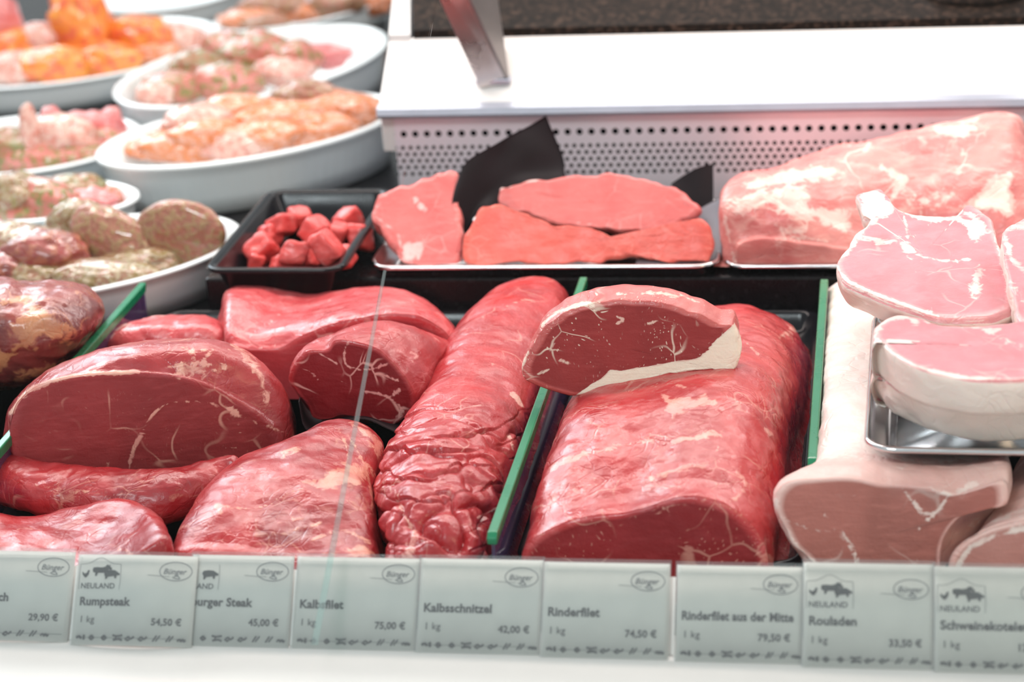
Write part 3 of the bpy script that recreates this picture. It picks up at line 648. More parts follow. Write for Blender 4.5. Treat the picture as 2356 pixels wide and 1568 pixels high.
# striploin
sp = piece('beef_striploin', 'large rectangular beef striploin with a flat top, right of the middle green divider', 'meat',
      [(.070, [(1190, 1440), (1190, 1330), (1205, 1262), (1250, 1224), (1340, 1192), (1430, 1180), (1500, 1160), (1570, 1142), (1640, 1150), (1700, 1180), (1750, 1236), (1770, 1310), (1770, 1440)], .28),
       (.092, [(1200, 1400), (1204, 1300), (1216, 1222), (1262, 1178), (1350, 1150), (1450, 1135), (1580, 1105), (1660, 1112), (1730, 1150), (1780, 1225), (1782, 1310), (1776, 1400)], .28),
       (.15, [(1225, 1290), (1232, 1200), (1244, 1105), (1285, 1062), (1370, 1035), (1470, 1022), (1590, 1002), (1680, 1010), (1745, 1050), (1788, 1120), (1796, 1200), (1790, 1290)], .1),
       (.22, [(1250, 1190), (1258, 1090), (1280, 1000), (1320, 950), (1400, 925), (1500, 908), (1600, 895), (1690, 900), (1755, 935), (1800, 1000), (1812, 1080), (1805, 1190)]),
       (.30, [(1290, 1090), (1300, 985), (1325, 900), (1370, 860), (1450, 838), (1550, 822), (1650, 815), (1720, 822), (1780, 850), (1825, 905), (1838, 980), (1830, 1090)]),
       (.38, [(1330, 980), (1345, 900), (1380, 825), (1430, 795), (1520, 770), (1640, 755), (1730, 762), (1790, 785), (1840, 835), (1860, 900), (1850, 980)]),
       (.44, [(1400, 900), (1420, 830), (1460, 780), (1540, 745), (1640, 718), (1720, 720), (1780, 745), (1835, 780), (1862, 830), (1850, 900)]),
       (.485, [(1440, 850), (1460, 790), (1510, 745), (1600, 712), (1690, 702), (1745, 712), (1800, 735), (1832, 765), (1840, 850)])], STRIP,
      amp=.0030, freq=18, seed=37, bulge=.002, n=320, minor=.35, cutfill=.9, fat=[
        ('p', [(1520, 905), (1560, 910), (1620, 912), (1655, 918), (1640, 935), (1590, 940), (1545, 965), (1535, 945)], 9, .72), ('l', [(1500, 900), (1530, 880), (1620, 905)], 4, .5),
        ('l', [(1262, 1075), (1320, 1050), (1390, 1035), (1450, 1020), (1500, 1015)], 7, .55), ('p', [(1265, 1060), (1330, 1045), (1395, 1030), (1380, 1045), (1300, 1075), (1262, 1095)], 10, .66),
        ('p', [(1525, 1020), (1560, 1000), (1640, 990), (1672, 1000), (1620, 1010), (1565, 1022)], 8, .74), ('l', [(1500, 1100), (1560, 1080), (1630, 1068)], 8, .58), ('p', [(1540, 1085), (1600, 1070), (1630, 1070), (1580, 1095)], 9, .6),
        ('l', [(1695, 1085), (1715, 1110), (1700, 1140), (1672, 1162)], 7, .58), ('l', [(1510, 1165), (1560, 1160), (1620, 1150)], 8, .55), ('l', [(1330, 1120), (1400, 1105)], 7, .45),
        ('p', [(1800, 745), (1835, 740), (1838, 765), (1812, 775)], 10, .62), ('l', [(1700, 770), (1730, 800), (1745, 815)], 3.5, .6), ('l', [(1795, 775), (1815, 760)], 6, .6), ('l', [(1650, 1000), (1668, 990), (1650, 1035)], 6, .5),
        ('l', [(1310, 960), (1340, 945), (1420, 930)], 5, .5), ('l', [(1240, 1230), (1300, 1205)], 6, .4), ('l', [(1430, 1200), (1500, 1180), (1545, 1180)], 7, .45), ('l', [(1760, 985), (1775, 1000)], 4, .6)])
# steak on top
face = [(1198, 852), (1208, 825), (1225, 795), (1247, 758), (1275, 735), (1310, 714), (1350, 701), (1412, 692), (1479, 693), (1546, 703), (1613, 725), (1660, 748), (1686, 750), (1696, 795), (1701, 832), (1684, 855), (1636, 850), (1569, 858), (1502, 872), (1412, 897), (1328, 912), (1296, 908), (1240, 892), (1206, 874)]
fatp = [(1318, 914), (1359, 883), (1386, 868), (1404, 852), (1430, 852), (1484, 843), (1537, 834), (1604, 825), (1627, 807), (1649, 780), (1676, 757), (1690, 742), (1720, 800), (1715, 880), (1600, 900), (1420, 925)]
slab('beef_steak', 'thick beef steak with a white fat edge leaning on top of the striploin', 'meat', .236, face, .28, 0., .026, STEAK, taper=.96, updir=.16, rag=.8, n=260,
     amp=.0012, freq=26, seed=41, zmin=None, fat=[('p', fatp, 2.2, 1.0), ('l', [(1250, 745), (1290, 715), (1350, 697), (1365, 705)], 7, .68), ('l', [(1420, 676), (1500, 674), (1570, 682), (1625, 702)], 5, .6), ('l', [(1560, 812), (1600, 770)], 0.1, .0),
        ('l', [(1418, 745), (1432, 735), (1420, 728)], 4, .62), ('l', [(1490, 745), (1520, 738), (1530, 755)], 4, .6), ('l', [(1262, 808), (1275, 790)], 4, .65), ('l', [(1238, 862), (1265, 848)], 4.5, .65), ('l', [(1290, 828), (1310, 836)], 4, .6), ('l', [(1205, 868), (1200, 850), (1215, 810)], 4, .6)],
     fatpart=('fat_edge', fatp))
# aged beef, upper left
o = [(-170, 880), (-190, 720), (-120, 650), (0, 640), (60, 650), (110, 645), (175, 655), (220, 682), (236, 715), (215, 755), (192, 790), (150, 840), (100, 870), (30, 888), (-60, 892)]
piece('aged_beef_joint', 'dark aged beef joint with orange-brown fat at the left edge behind the big roast', 'meat',
      [(.36, T(o, .80, .70, -20, 40), -.1), (.39, T(o, .97, .96, 0, 8)), (.44, o), (.50, T(o, .94, .92, 5, -5)), (.55, T(o, .7, .65, 5, -15))], AGED, cap0='round',
      amp=.006, freq=17, seed=45, minor=.5, fat=[
        ('p', [(20, 740), (60, 700), (110, 700), (150, 730), (190, 750), (160, 790), (100, 790), (60, 820), (30, 800)], 22, .72), ('p', [(0, 680), (70, 670), (140, 690), (80, 700), (0, 705)], 12, .6),
        ('p', [(20, 850), (90, 835), (150, 825), (120, 868), (30, 885)], 16, .66), ('p', [(-20, 795), (20, 810), (32, 822), (0, 855), (-20, 850)], 5, .95), ('p', [(160, 655), (215, 690), (190, 720)], 10, .5)])
# sheets of black paper under the dark roast
def sheet(name, label, pts3, mat, th=.0006, cat='paper'):
    P = smooth_poly(pts3, 90) if len(pts3) > 6 else np.array(pts3, float)
    v, f = prism_vf(P, (0, th, th)); return tag(mesh_obj(name, v, f, mat), label, cat)
def grid_sheet(name, label, rows, mat, th=.0007, nu=24, nv=24, amp=.002, seed=0, cat='paper'):
    """rows of world points (equal length): a curved sheet with a real thickness"""
    A = np.array(rows, float); A = np.array([smooth_poly(r, nu, False) for r in A]); A = np.array([smooth_poly(A[:, j], nv, False) for j in range(nu)]).transpose(1, 0, 2)
    P = A.reshape(-1, 3); P = P + fbm(P, 18, 2, seed)[:, None] * np.array([.3, 1, .6]) * amp
    A = P.reshape(nv, nu, 3); du = np.gradient(A, axis=1); dv = np.gradient(A, axis=0); N = np.cross(du, dv).reshape(-1, 3); N /= np.linalg.norm(N, axis=1)[:, None] + 1e-9
    V = np.vstack([P, P + N * th]); n = nu * nv; Fc = []
    for i in range(nv - 1):
        for j in range(nu - 1):
            a = i * nu + j; q = (a, a + 1, a + nu + 1, a + nu); Fc.append(q[::-1]); Fc.append(tuple(k + n for k in q))
    bd = [j for j in range(nu)] + [i * nu + nu - 1 for i in range(1, nv)] + [(nv - 1) * nu + j for j in range(nu - 2, -1, -1)] + [i * nu for i in range(nv - 2, 0, -1)]
    for a, b in zip(bd, bd[1:] + bd[:1]): Fc.append((a, b, b + n, a + n)[::-1])
    o = mesh_obj(name, V, Fc, mat); return tag(o, label, cat)
grid_sheet('meat_paper', 'black paper sheet under the dark marbled roast in the centre',
      [[PY(686, 925, .262), PY(700, 985, .262), PY(740, 1000, .262), PY(790, 972, .262), PY(840, 966, .262), PY(885, 985, .262), PY(930, 1005, .262)],
       [PZ(690, 905, .008), PZ(710, 940, .008), PZ(760, 945, .008), PZ(800, 935, .008), PZ(850, 935, .008), PZ(900, 945, .008), PZ(950, 950, .008)]], PAPERB)

# ------------------------------------------------------------------ pork, right bay
face = [(1779, 1158), (1786, 1128), (1812, 1106), (1862, 1099), (1920, 1095), (1969, 1098), (2020, 1110), (2080, 1112), (2140, 1120), (2200, 1134), (2260, 1120), (2308, 1108), (2318, 1135), (2308, 1160), (2250, 1166), (2212, 1186), (2186, 1216), (2168, 1258), (2164, 1320), (2160, 1400), (1890, 1400), (1866, 1300), (1822, 1254), (1800, 1212), (1784, 1180)]
piece('pork_loin', 'long bone-in pork loin with a white fat back, right of the right green divider', 'meat',
      [(.078, face, .30), (.098, [(1786, 1150), (1800, 1104), (1845, 1082), (1900, 1070), (1980, 1068), (2060, 1072), (2140, 1076), (2220, 1080), (2300, 1070), (2322, 1090), (2316, 1150), (2262, 1160), (2215, 1190), (2182, 1260), (2168, 1400), (1900, 1400), (1840, 1280), (1800, 1210)], .30),
       (.15, [(1852, 1150), (1864, 1085), (1890, 1050), (1940, 1034), (2020, 1034), (2100, 1040), (2180, 1046), (2260, 1046), (2312, 1046), (2322, 1090), (2310, 1200), (2280, 1300), (1950, 1300), (1870, 1210)], .1),
       (.20, [(1878, 1070), (1882, 1020), (1900, 985), (1950, 968), (2020, 966), (2100, 968), (2200, 975), (2280, 985), (2300, 1060), (2260, 1180), (1960, 1180), (1890, 1120)]),
       (.30, [(1889, 970), (1890, 910), (1905, 872), (1950, 858), (2020, 856), (2110, 860), (2200, 870), (2270, 900), (2260, 1060), (1960, 1060), (1900, 1010)]),
       (.42, [(1895, 850), (1895, 800), (1904, 760), (1945, 742), (2010, 738), (2100, 745), (2200, 760), (2250, 800), (2240, 920), (1960, 920), (1905, 890)]),
       (.53, [(1900, 760), (1900, 700), (1908, 665), (1945, 645), (2010, 640), (2100, 650), (2200, 700), (2220, 800), (1960, 820), (1910, 800)])], CHOPF,
      amp=.0028, freq=20, seed=51, n=280, bulge=.001, fatf=lambda V, N: np.where((V[:, 0] < .30) & (V[:, 1] > .12), .80, 0.) * np.clip((V[:, 1] - .11) / .05, 0, 1), fat=[
        ('l', [(1783, 1150), (1782, 1185), (1805, 1220), (1830, 1262), (1880, 1300)], 8, .85), ('l', [(2080, 1130), (2115, 1170), (2150, 1180), (2185, 1135)], 7, .62), ('l', [(2175, 1150), (2140, 1190), (2110, 1220)], 6, .6),
        ('l', [(1930, 1220), (1960, 1260), (1975, 1300)], 9, .65), ('l', [(1800, 1190), (1860, 1215), (1930, 1225)], 6, .45), ('l', [(2140, 1120), (2190, 1138), (2240, 1115)], 10, .6), ('l', [(1900, 1090), (1780, 1130)], 3, .4)],
      dark=[('l', [(2060, 1118), (2120, 1125), (2150, 1150)], 20, .25)])
piece('pork_loin', 'second pork loin end with a round cut face, in the front right corner', 'meat',
      [(.060, [(2180, 1420), (2182, 1310), (2200, 1265), (2240, 1232), (2300, 1208), (2390, 1190), (2480, 1190), (2520, 1260), (2520, 1420)], .2),
       (.10, [(2215, 1380), (2222, 1290), (2245, 1235), (2290, 1190), (2350, 1165), (2430, 1150), (2500, 1165), (2540, 1240), (2530, 1380)], .2),
       (.20, [(2320, 1250), (2325, 1150), (2345, 1060), (2390, 1020), (2460, 1015), (2520, 1060), (2540, 1250)])], CHOPF,
      amp=.0025, freq=20, seed=55, cutfill=.8, fat=[('l', [(2205, 1300), (2225, 1268), (2280, 1235), (2356, 1215)], 7, .75), ('l', [(2185, 1260), (2230, 1220), (2290, 1195), (2400, 1180)], 5, .5), ('p', [(2250, 1180), (2400, 1140), (2400, 1200), (2260, 1215)], 16, .5)])
# steel tray lying on the loin with the chops
tc = PZ(2004, 1000, .092); ta = PZ(2000, 800, .092)
tray('steel_tray', 'shiny steel tray with pork chops, resting on top of the pale pork loin', float(PZ(2002, 990, .092)[0] + .092), float(PZ(2200, 1030, .092)[1] + .125), .094, .128, -.02, .082, .010, STEEL, r=.022, lip=.003, slope=.006)
bt = [(2012, 880), (2008, 940), (2030, 990), (2065, 1020), (2110, 1040), (2180, 1055), (2250, 1034), (2310, 1008), (2370, 975), (2420, 900), (2400, 800), (2200, 760), (2060, 780)]
up = [(2008, 790), (2011, 755), (2030, 735), (2060, 722), (2110, 731), (2160, 747), (2250, 752), (2356, 738), (2440, 735), (2470, 800), (2430, 860), (2356, 873), (2300, 876), (2220, 872), (2130, 852), (2060, 818), (2014, 776)]
def zpiece(name, label, rings, mat, **kw):
    return piece(name, label, 'meat', [(z, p, k, 0., None, 'z') for z, p, k in rings], mat, zmin=None, **kw)
def rind(z0): return lambda V, N: np.clip(1.25 - N[:, 2] * 1.9, 0, 1)
zpiece('pork_chop', 'lower of two stacked pork chops in the front steel tray, only its white rind showing',
       [(.112, T(up, .96, .93, -4, 78), .06), (.100, T(up, .99, .97, -4, 105), .05), (.093, T(up, .98, .96, 6, 140), .0), (.0915, T(up, .84, .80, 12, 150), .0)], CHOP, amp=.003, freq=22, seed=61, bulge=0., cap1='flat',
       fatf=rind(0), split=())
zpiece('pork_chop', 'upper of two stacked pork chops in the front steel tray, round pink cut face',
       [(.150, up, .03), (.140, T(up, 1.01, 1.0, 0, 30), .03), (.122, T(up, .99, .97, 0, 78), .04), (.118, T(up, .9, .88, 4, 86), .04)], CHOP, amp=.002, freq=22, seed=62, bulge=0., cap1='flat',
       fatf=rind(0), fat=[('l', [(2012, 775), (2060, 817), (2130, 850), (2220, 868), (2300, 870)], 5, .9), ('l', [(2016, 760), (2035, 738), (2062, 727), (2110, 738)], 9, .8), ('l', [(2110, 735), (2200, 752), (2300, 756)], 4, .6), ('l', [(2270, 760), (2320, 785), (2356, 800)], 8, .55)],
       dark=[('p', [(2036, 745), (2064, 738), (2062, 750), (2044, 754)], 5, .0)])
# big chop with the rib
ch = [(1923, 612), (1933, 588), (1952, 563), (1966, 536), (1990, 517), (2002, 500), (1988, 495), (1983, 488), (1980, 470), (1969, 446), (1990, 436), (2021, 430), (2037, 450), (2059, 475), (2097, 489), (2143, 495), (2208, 491), (2220, 476), (2232, 470), (2255, 482), (2281, 502), (2291, 537), (2312, 602), (2327, 659), (2328, 705), (2300, 722), (2273, 730), (2210, 732), (2155, 728), (2097, 709), (2040, 690), (1990, 668), (1944, 646)]
def ribdrop(V): return V
zpiece('pork_chop', 'large bone-in pork chop with a protruding rib bone, behind the two stacked chops',
       [(.105, ch, .12), (.098, T(ch, 1.005, 1.0, 2, 22), .12), (.082, T(ch, .97, .93, 10, 62), .10), (.078, T(ch, .88, .84, 16, 70), .10)], CHOP, amp=.0022, freq=24, seed=63, bulge=0., cap1='flat', n=360,
       fatf=rind(0), fat=[('l', [(1925, 612), (1950, 645), (2010, 675), (2097, 707), (2160, 726)], 5, .9), ('l', [(1940, 590), (1975, 545), (2030, 555), (2075, 555), (2095, 590)], 9, .66), ('p', [(1969, 446), (2021, 430), (2040, 455), (2060, 480), (2040, 500), (2000, 505), (1985, 492)], 8, .8),
            ('l', [(2075, 480), (2085, 520), (2090, 555), (2110, 585), (2180, 600), (2230, 595)], 5, .66), ('l', [(2070, 485), (2140, 503), (2210, 505), (2245, 555)], 8, .7), ('p', [(2210, 480), (2240, 478), (2275, 510), (2270, 560), (2240, 545)], 10, .66), ('l', [(2290, 540), (2310, 610), (2322, 680)], 9, .62), ('p', [(2245, 600), (2270, 620), (2260, 690), (2220, 700)], 12, .62),
            ('l', [(1960, 560), (1990, 520), (2010, 505)], 12, .75), ('l', [(2090, 555), (2160, 500), (2175, 498)], 2, .5)],
       dark=[('l', [(2020, 555), (2035, 545)], 9, .35), ('p', [(2240, 605), (2275, 600), (2300, 680), (2320, 705), (2300, 715), (2260, 660)], 14, .35)],
       fatpart=('rib_bone', [(1960, 425), (2030, 415), (2062, 476), (2045, 500), (2010, 512), (1960, 500)]))
cc = [(2304, 545), (2312, 528), (2330, 512), (2360, 498), (2420, 480), (2480, 520), (2480, 700), (2420, 760), (2350, 742), (2335, 700), (2320, 640), (2308, 590)]
zpiece('pork_chop', 'bony end of a pork chop cut off by the right edge of the picture',
       [(.125, cc, .12), (.115, T(cc, 1.01, 1.0, 0, 20), .12), (.088, T(cc, .95, .93, 6, 80), .10)], CHOP, amp=.004, freq=26, seed=64, bulge=0., cap1='flat', fatf=rind(0),
       fat=[('l', [(2310, 540), (2330, 600), (2356, 620)], 10, .66), ('l', [(2320, 530), (2356, 515)], 10, .66), ('l', [(2325, 650), (2356, 690)], 9, .6), ('l', [(2345, 500), (2400, 480)], 8, .8)])
# pork shoulder/loin at the back, in its own steel tray
f0 = [(1668, 700), (1666, 600), (1660, 530), (1664, 490), (1700, 472), (1780, 480), (1860, 500), (1960, 520), (2100, 540), (2240, 540), (2360, 520), (2420, 560), (2430, 700)]
piece('pork_joint', 'big pale boneless pork joint rising to the right at the back, against the perforated panel', 'meat',
      [(.585, [(1690, 700), (1690, 605), (1700, 560), (1760, 548), (1850, 560), (1960, 575), (2120, 600), (2260, 600), (2360, 590), (2400, 700)]), (.600, f0),
       (.635, [(1662, 640), (1658, 540), (1660, 450), (1690, 420), (1780, 415), (1880, 420), (1990, 420), (2120, 430), (2240, 420), (2345, 400), (2400, 480), (2400, 640)]),
       (.690, [(1668, 600), (1664, 500), (1672, 425), (1712, 398), (1790, 380), (1870, 360), (1980, 340), (2080, 325), (2200, 310), (2300, 300), (2350, 320), (2400, 420), (2400, 600)]),
       (.735, [(1690, 580), (1690, 480), (1700, 420), (1740, 396), (1800, 378), (1868, 354), (1983, 327), (2078, 303), (2136, 284), (2212, 273), (2269, 256), (2310, 255), (2350, 270), (2360, 330), (2360, 580)]),
       (.765, [(1740, 560), (1740, 470), (1760, 420), (1850, 375), (1990, 335), (2130, 300), (2230, 290), (2300, 275), (2335, 300), (2350, 400), (2350, 560)])], PORK, cap0='flat', cutfill=0., split=(), bulge=.003, zmin=.052,
      amp=.005, freq=16, seed=71, minor=.4, n=260, fat=[
        ('p', [(1670, 480), (1700, 440), (1830, 420), (1880, 440), (1860, 470), (1960, 480), (1950, 540), (1880, 520), (1800, 500), (1760, 480), (1690, 500)], 16, .72),
        ('p', [(1690, 420), (1800, 385), (1900, 375), (1960, 400), (1890, 420), (1800, 430), (1720, 440)], 14, .7), ('l', [(1960, 480), (2030, 470), (2080, 420), (2070, 400)], 10, .62),
        ('p', [(2130, 285), (2200, 278), (2260, 262), (2250, 300), (2200, 320), (2150, 310)], 12, .7), ('p', [(2240, 440), (2290, 400), (2330, 395), (2335, 500), (2280, 490), (2210, 490)], 14, .85),
        ('l', [(2030, 385), (2070, 410), (2060, 430)], 10, .7), ('l', [(1790, 560), (1830, 545), (1900, 555)], 7, .6), ('p', [(1780, 510), (1890, 505), (1850, 545), (1790, 560)], 14, .6), ('l', [(2220, 330), (2205, 400), (2180, 460)], 8, .5), ('l', [(1665, 480), (1680, 560), (1695, 610)], 8, .66), ('l', [(2000, 330), (1990, 345)], 6, .8), ('p', [(2080, 440), (2200, 420), (2230, 450), (2150, 500), (2080, 490)], 20, .5)],
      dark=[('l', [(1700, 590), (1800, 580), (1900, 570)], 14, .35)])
tp = PZ(1668, 622, .052)
tray('steel_tray', 'steel tray under the pale pork joint at the back right', float(tp[0] + .17), .668, .172, .090, .0, .046, .010, STEEL, r=.02, lip=.003, slope=.006)

# ------------------------------------------------------------------ middle row
pl, pr = PZ(836, 606, .066), PZ(1652, 596, .066)
cx = float((pl[0] + pr[0]) / 2); aw = float((pr[0] - pl[0]) / 2)
tray('steel_tray', 'shallow steel tray under the veal slices in front of the perforated panel', cx, .660, aw, .092, .0, .046, .014, STEEL, r=.022, lip=.003, slope=.006)
s1 = [(854, 498), (862, 458), (880, 442), (932, 424), (975, 408), (1013, 396), (1052, 392), (1054, 430), (1050, 469), (1058, 510), (1060, 545), (1052, 604), (1015, 614), (985, 624), (950, 618), (925, 606), (899, 563), (870, 518)]
slab('veal_slice', 'thick folded piece of pink veal at the left end of the steel tray', 'meat', .540, s1, .95, 0, .030, VEALP, rag=1.2, taper=.92, amp=.004, freq=22, seed=81, zmin=.054, cutfill=.5, split=(), fat=[
     ('p', [(920, 560), (975, 545), (985, 570), (950, 610), (925, 600)], 12, .66), ('l', [(955, 460), (975, 480)], 10, .5), ('l', [(856, 490), (880, 512), (915, 540), (925, 590)], 5, .55)])
s3 = [(1134, 441), (1152, 432), (1189, 421), (1258, 410), (1310, 402), (1360, 399), (1442, 402), (1503, 415), (1564, 437), (1590, 458), (1612, 482), (1585, 503), (1555, 520), (1523, 537), (1442, 529), (1360, 524), (1279, 516), (1217, 492), (1144, 475)]
slab('veal_slice', 'pale pink oval veal slice leaning behind the orange-red one', 'meat', .585, s3, .85, 0, .014, VEALP, taper=.98, amp=.0025, freq=24, seed=82, zmin=.054, cutfill=.5, split=(), fat=[('l', [(1136, 440), (1190, 421), (1258, 409)], 4, .8), ('l', [(1180, 470), (1260, 500), (1360, 515)], 3, .35)])
s4 = [(1107, 471), (1152, 474), (1217, 496), (1279, 520), (1360, 526), (1400, 540), (1442, 545), (1523, 540), (1564, 515), (1605, 503), (1632, 512), (1646, 552), (1636, 585), (1622, 604), (1590, 600), (1544, 604), (1500, 592), (1442, 588), (1400, 596), (1360, 604), (1258, 606), (1190, 604), (1136, 610), (1079, 610), (1064, 575), (1070, 535), (1085, 500)]
slab('veal_slice', 'long orange-red veal slice lying at the front of the steel tray', 'meat', .548, s4, .62, 0, .012, VEAL, taper=.97, amp=.0035, freq=20, seed=83, zmin=.056, cutfill=.5, split=(), fat=[('l', [(1100, 590), (1200, 600), (1330, 604)], 4, .35), ('l', [(1180, 575), (1200, 560)], 5, .4), ('p', [(1580, 520), (1610, 515), (1600, 550)], 12, .4)])
B = lambda px, py, y: PY(px, py, y)
grid_sheet('meat_paper', 'stiff black paper sheet standing up behind the veal slices, folded at its left', [
    [B(1064, 608, .632), B(1068, 540, .634), B(1110, 478, .645), B(1134, 474, .655), B(1180, 470, .67), B(1290, 470, .68)],
    [B(1042, 575, .628), B(1060, 530, .630), B(1090, 480, .645), B(1136, 440, .665), B(1200, 425, .68), B(1310, 425, .69)],
    [B(1038, 490, .632), B(1046, 470, .632), B(1085, 425, .650), B(1150, 400, .675), B(1220, 395, .695), B(1298, 400, .705)],
    [B(1046, 440, .640), B(1060, 410, .645), B(1110, 375, .665), B(1170, 350, .690), B(1230, 340, .705), B(1294, 360, .715)],
    [B(1062, 388, .650), B(1085, 362, .660), B(1140, 332, .680), B(1180, 308, .700), B(1222, 286, .715), B(1256, 266, .720)]], PAPERB, amp=.003, seed=3)
grid_sheet('meat_paper', 'grey reflecting paper sheet curling up at the right end of the veal tray', [
    [B(1462, 608, .580), B(1540, 612, .580), B(1600, 616, .583), B(1642, 612, .590), B(1660, 590, .600)],
    [B(1480, 560, .640), B(1560, 545, .640), B(1620, 530, .640), B(1650, 520, .640), B(1664, 500, .645)],
    [B(1520, 520, .690), B(1580, 500, .690), B(1620, 476, .690), B(1645, 462, .690), B(1664, 450, .690)]], PAPERG, amp=.001, seed=5)
grid_sheet('meat_paper', 'dark curled paper edge standing behind the right end of the veal slices', [
    [B(1540, 480, .715), B(1570, 480, .715), B(1600, 484, .715), B(1642, 480, .715)],
    [B(1545, 425, .735), B(1580, 400, .730), B(1610, 384, .730), B(1640, 378, .735)]], PAPERB, amp=.002, seed=6)
# small deep black tray with diced beef
q = [PZ(468, 622, .075), PZ(822, 628, .075), PZ(880, 433, .075), PZ(612, 441, .075)]
qc = sum(q) / 4; qw = (np.linalg.norm(q[1] - q[0]) + np.linalg.norm(q[2] - q[3])) / 4; qd = abs((q[2] + q[3])[1] - (q[0] + q[1])[1]) / 4
tray('black_tray', 'small deep black tray holding diced red beef, left of the steel veal tray', float(qc[0]), float(qc[1]), float(qw), float(qd), 0., .045, .032, BLACK, r=.020, lip=.008, slope=.012)
cubes = [(600, 575, .066, 36), (645, 520, .070, 33), (690, 500, .070, 26), (722, 528, .078, 34), (800, 512, .066, 34), (830, 545, .066, 30), (678, 582, .072, 30), (700, 590, .064, 28), (752, 570, .080, 38), (620, 545, .062, 28), (665, 606, .060, 24), (790, 590, .066, 26), (640, 606, .060, 18), (740, 545, .066, 28), (775, 540, .070, 26), (590, 600, .060, 20)]
cl = ['at the left front', 'at the back left', 'at the back middle, small', 'on top in the back middle', 'at the far right back', 'touching the right wall', 'square one in the middle front', 'low down in the middle front', 'largest, on top at the right', 'half buried at the left', 'tiny one at the front wall', 'at the right front', 'tiny pale scrap at the front left', 'between the two top pieces', 'behind the largest one', 'flat one in the left front corner']
for i, ((px, py, z, r), w) in enumerate(zip(cubes, cl)):
    c = PZ(px, py, z); rr = r / 2480. * .95; rn = np.random.RandomState(100 + i)
    g = np.linspace(-1, 1, 13); fs = []
    V = []; Fq = []
    for ax in range(3):
        for sg in (-1, 1):
            o0 = len(V); u, v = np.meshgrid(g, g, indexing='ij'); P = np.zeros((169, 3)); P[:, ax] = sg; P[:, (ax + 1) % 3] = u.ravel(); P[:, (ax + 2) % 3] = v.ravel(); V += list(P)
            for a in range(12):
                for b in range(12):
                    qd_ = (o0 + a * 13 + b, o0 + (a + 1) * 13 + b, o0 + (a + 1) * 13 + b + 1, o0 + a * 13 + b + 1); Fq.append(qd_ if sg > 0 else qd_[::-1])
    V = np.array(V); key = {}; mp = []; U = []
    for p in V:
        k = tuple(np.round(p, 4)); 
        if k not in key: key[k] = len(U); U.append(p)
        mp.append(key[k])
    Fq = [tuple(mp[a] for a in f) for f in Fq]; U = np.array(U)
    U = U / (np.abs(U) ** 5).sum(1)[:, None] ** .2; U = U * rr * rn.uniform(.78, 1.12, 3)
    from mathutils import Euler
    rm = np.array(Euler(rn.uniform(-.7, .7, 3) + np.array([0, 0, rn.uniform(0, 1.5)])).to_matrix()); U = U @ rm.T
    U[:, 0] += U[:, 2] * rn.uniform(-.3, .3)
    make_meat('beef_cube', 'diced red beef cube in the small black tray, ' + w, 'meat', U + c, Fq, None, CUBE, amp=.0022, freq=60, seed=i, zmin=.049, group='diced beef in the small black tray')
# ------------------------------------------------------------------ white oval dishes with marinated meat
def dish(label, c, e, f, zr, h, flute=0, th=.0055, mat=WHITE, z0=.0005):
    c, e, f = (PZ(*p, zr) for p in (c, e, f)); u = (e - c)[:2]; v = (f - c)[:2]; c2 = c[:2]
    n = 288; t = np.linspace(0, 2 * PI, n, endpoint=False); U = np.cos(t)[:, None] * u + np.sin(t)[:, None] * v
    L = np.linalg.norm(U, axis=1)[:, None]; D = U / L; hh = h
    prof_ = [(.018, 0.), (.013, .0015), (.0075, .35 * hh), (.003, .72 * hh), (0.0015, .86 * hh), (-.0015, .93 * hh), (-.0025, .97 * hh), (-.001, hh), (.003, hh + .0005), (.0065, hh - .0015), (.009, hh * .85), (.015, .3 * hh), (.024, .10 * hh), (.05, .07 * hh)]
    rows = []
    for i, (o, z) in enumerate(prof_):
        w = np.zeros(n)
        if flute and i in (4, 5, 6, 7, 8): w = .0009 * np.abs(np.cos(t * flute / 2))
        if flute and 1 < i < 4: w = -.0008 * np.abs(np.cos(t * flute / 4))
        rr = L[:, 0] - o + w; P = c2 + D * rr[:, None]; zz = z0 + z + (zr - hh - z0 if False else 0)
        zf = np.full(n, zz) + (.0008 * np.abs(np.cos(t * flute / 2)) if flute and i in (7, 8) else 0)
        rows.append(np.hstack([P, zf[:, None]]))
    V = np.vstack(rows + [np.array([[*c2, z0 + .07 * hh]]), np.array([[*c2, z0]])]); Fc = []; K = len(rows)
    for i in range(K - 1):
        for j in range(n): Fc.append((i * n + j, i * n + (j + 1) % n, (i + 1) * n + (j + 1) % n, (i + 1) * n + j))
    for j in range(n): Fc.append(((K - 1) * n + j, (K - 1) * n + (j + 1) % n, K * n)); Fc.append(((j + 1) % n, j, K * n + 1))
    Fc = orient(V, Fc)
    o = mesh_obj('oval_dish', V, Fc, mat); off = Vector((float(c2[0]), float(c2[1]), z0)); o.data.transform(Matrix.Translation(-off)); o.location = off
    return tag(o, label, 'dish', 'white oval dishes')
DZ = .052
dish('large white oval dish with orange marinated chicken at the top left', (150, 117), (512, 78), (115, 193), .040, .040)
dish('white oval dish with herb-sprinkled pink meat, directly behind the fluted dish', (585, 146), (882, 78), (635, 212), .056, .056)
dish('white oval dish with a fluted rim, full of paprika chicken, nearest the perforated panel', (578, 296), (914, 238), (600, 360), .060, .060, 150)
dish('white oval dish at the left edge with chicken drumsticks in green herbs', (44, 330), (322, 294), (72, 394), .040, .040)
dish('small white fluted dish at the left edge between the drumsticks and the patties', (40, 460), (312, 440), (75, 508), .046, .046, 150)
dish('white oval dish with oily mince patties, nearest the front on the left', (150, 590), (545, 518), (205, 668), .046, .046)
dish('white oval dish with browned meat at the top, behind the herb-sprinkled dish', (700, 18), (900, -22), (718, 50), .036, .036)
dish('white oval dish cut off by the top edge of the picture', (360, -40), (575, -60), (372, 22), .040, .040)

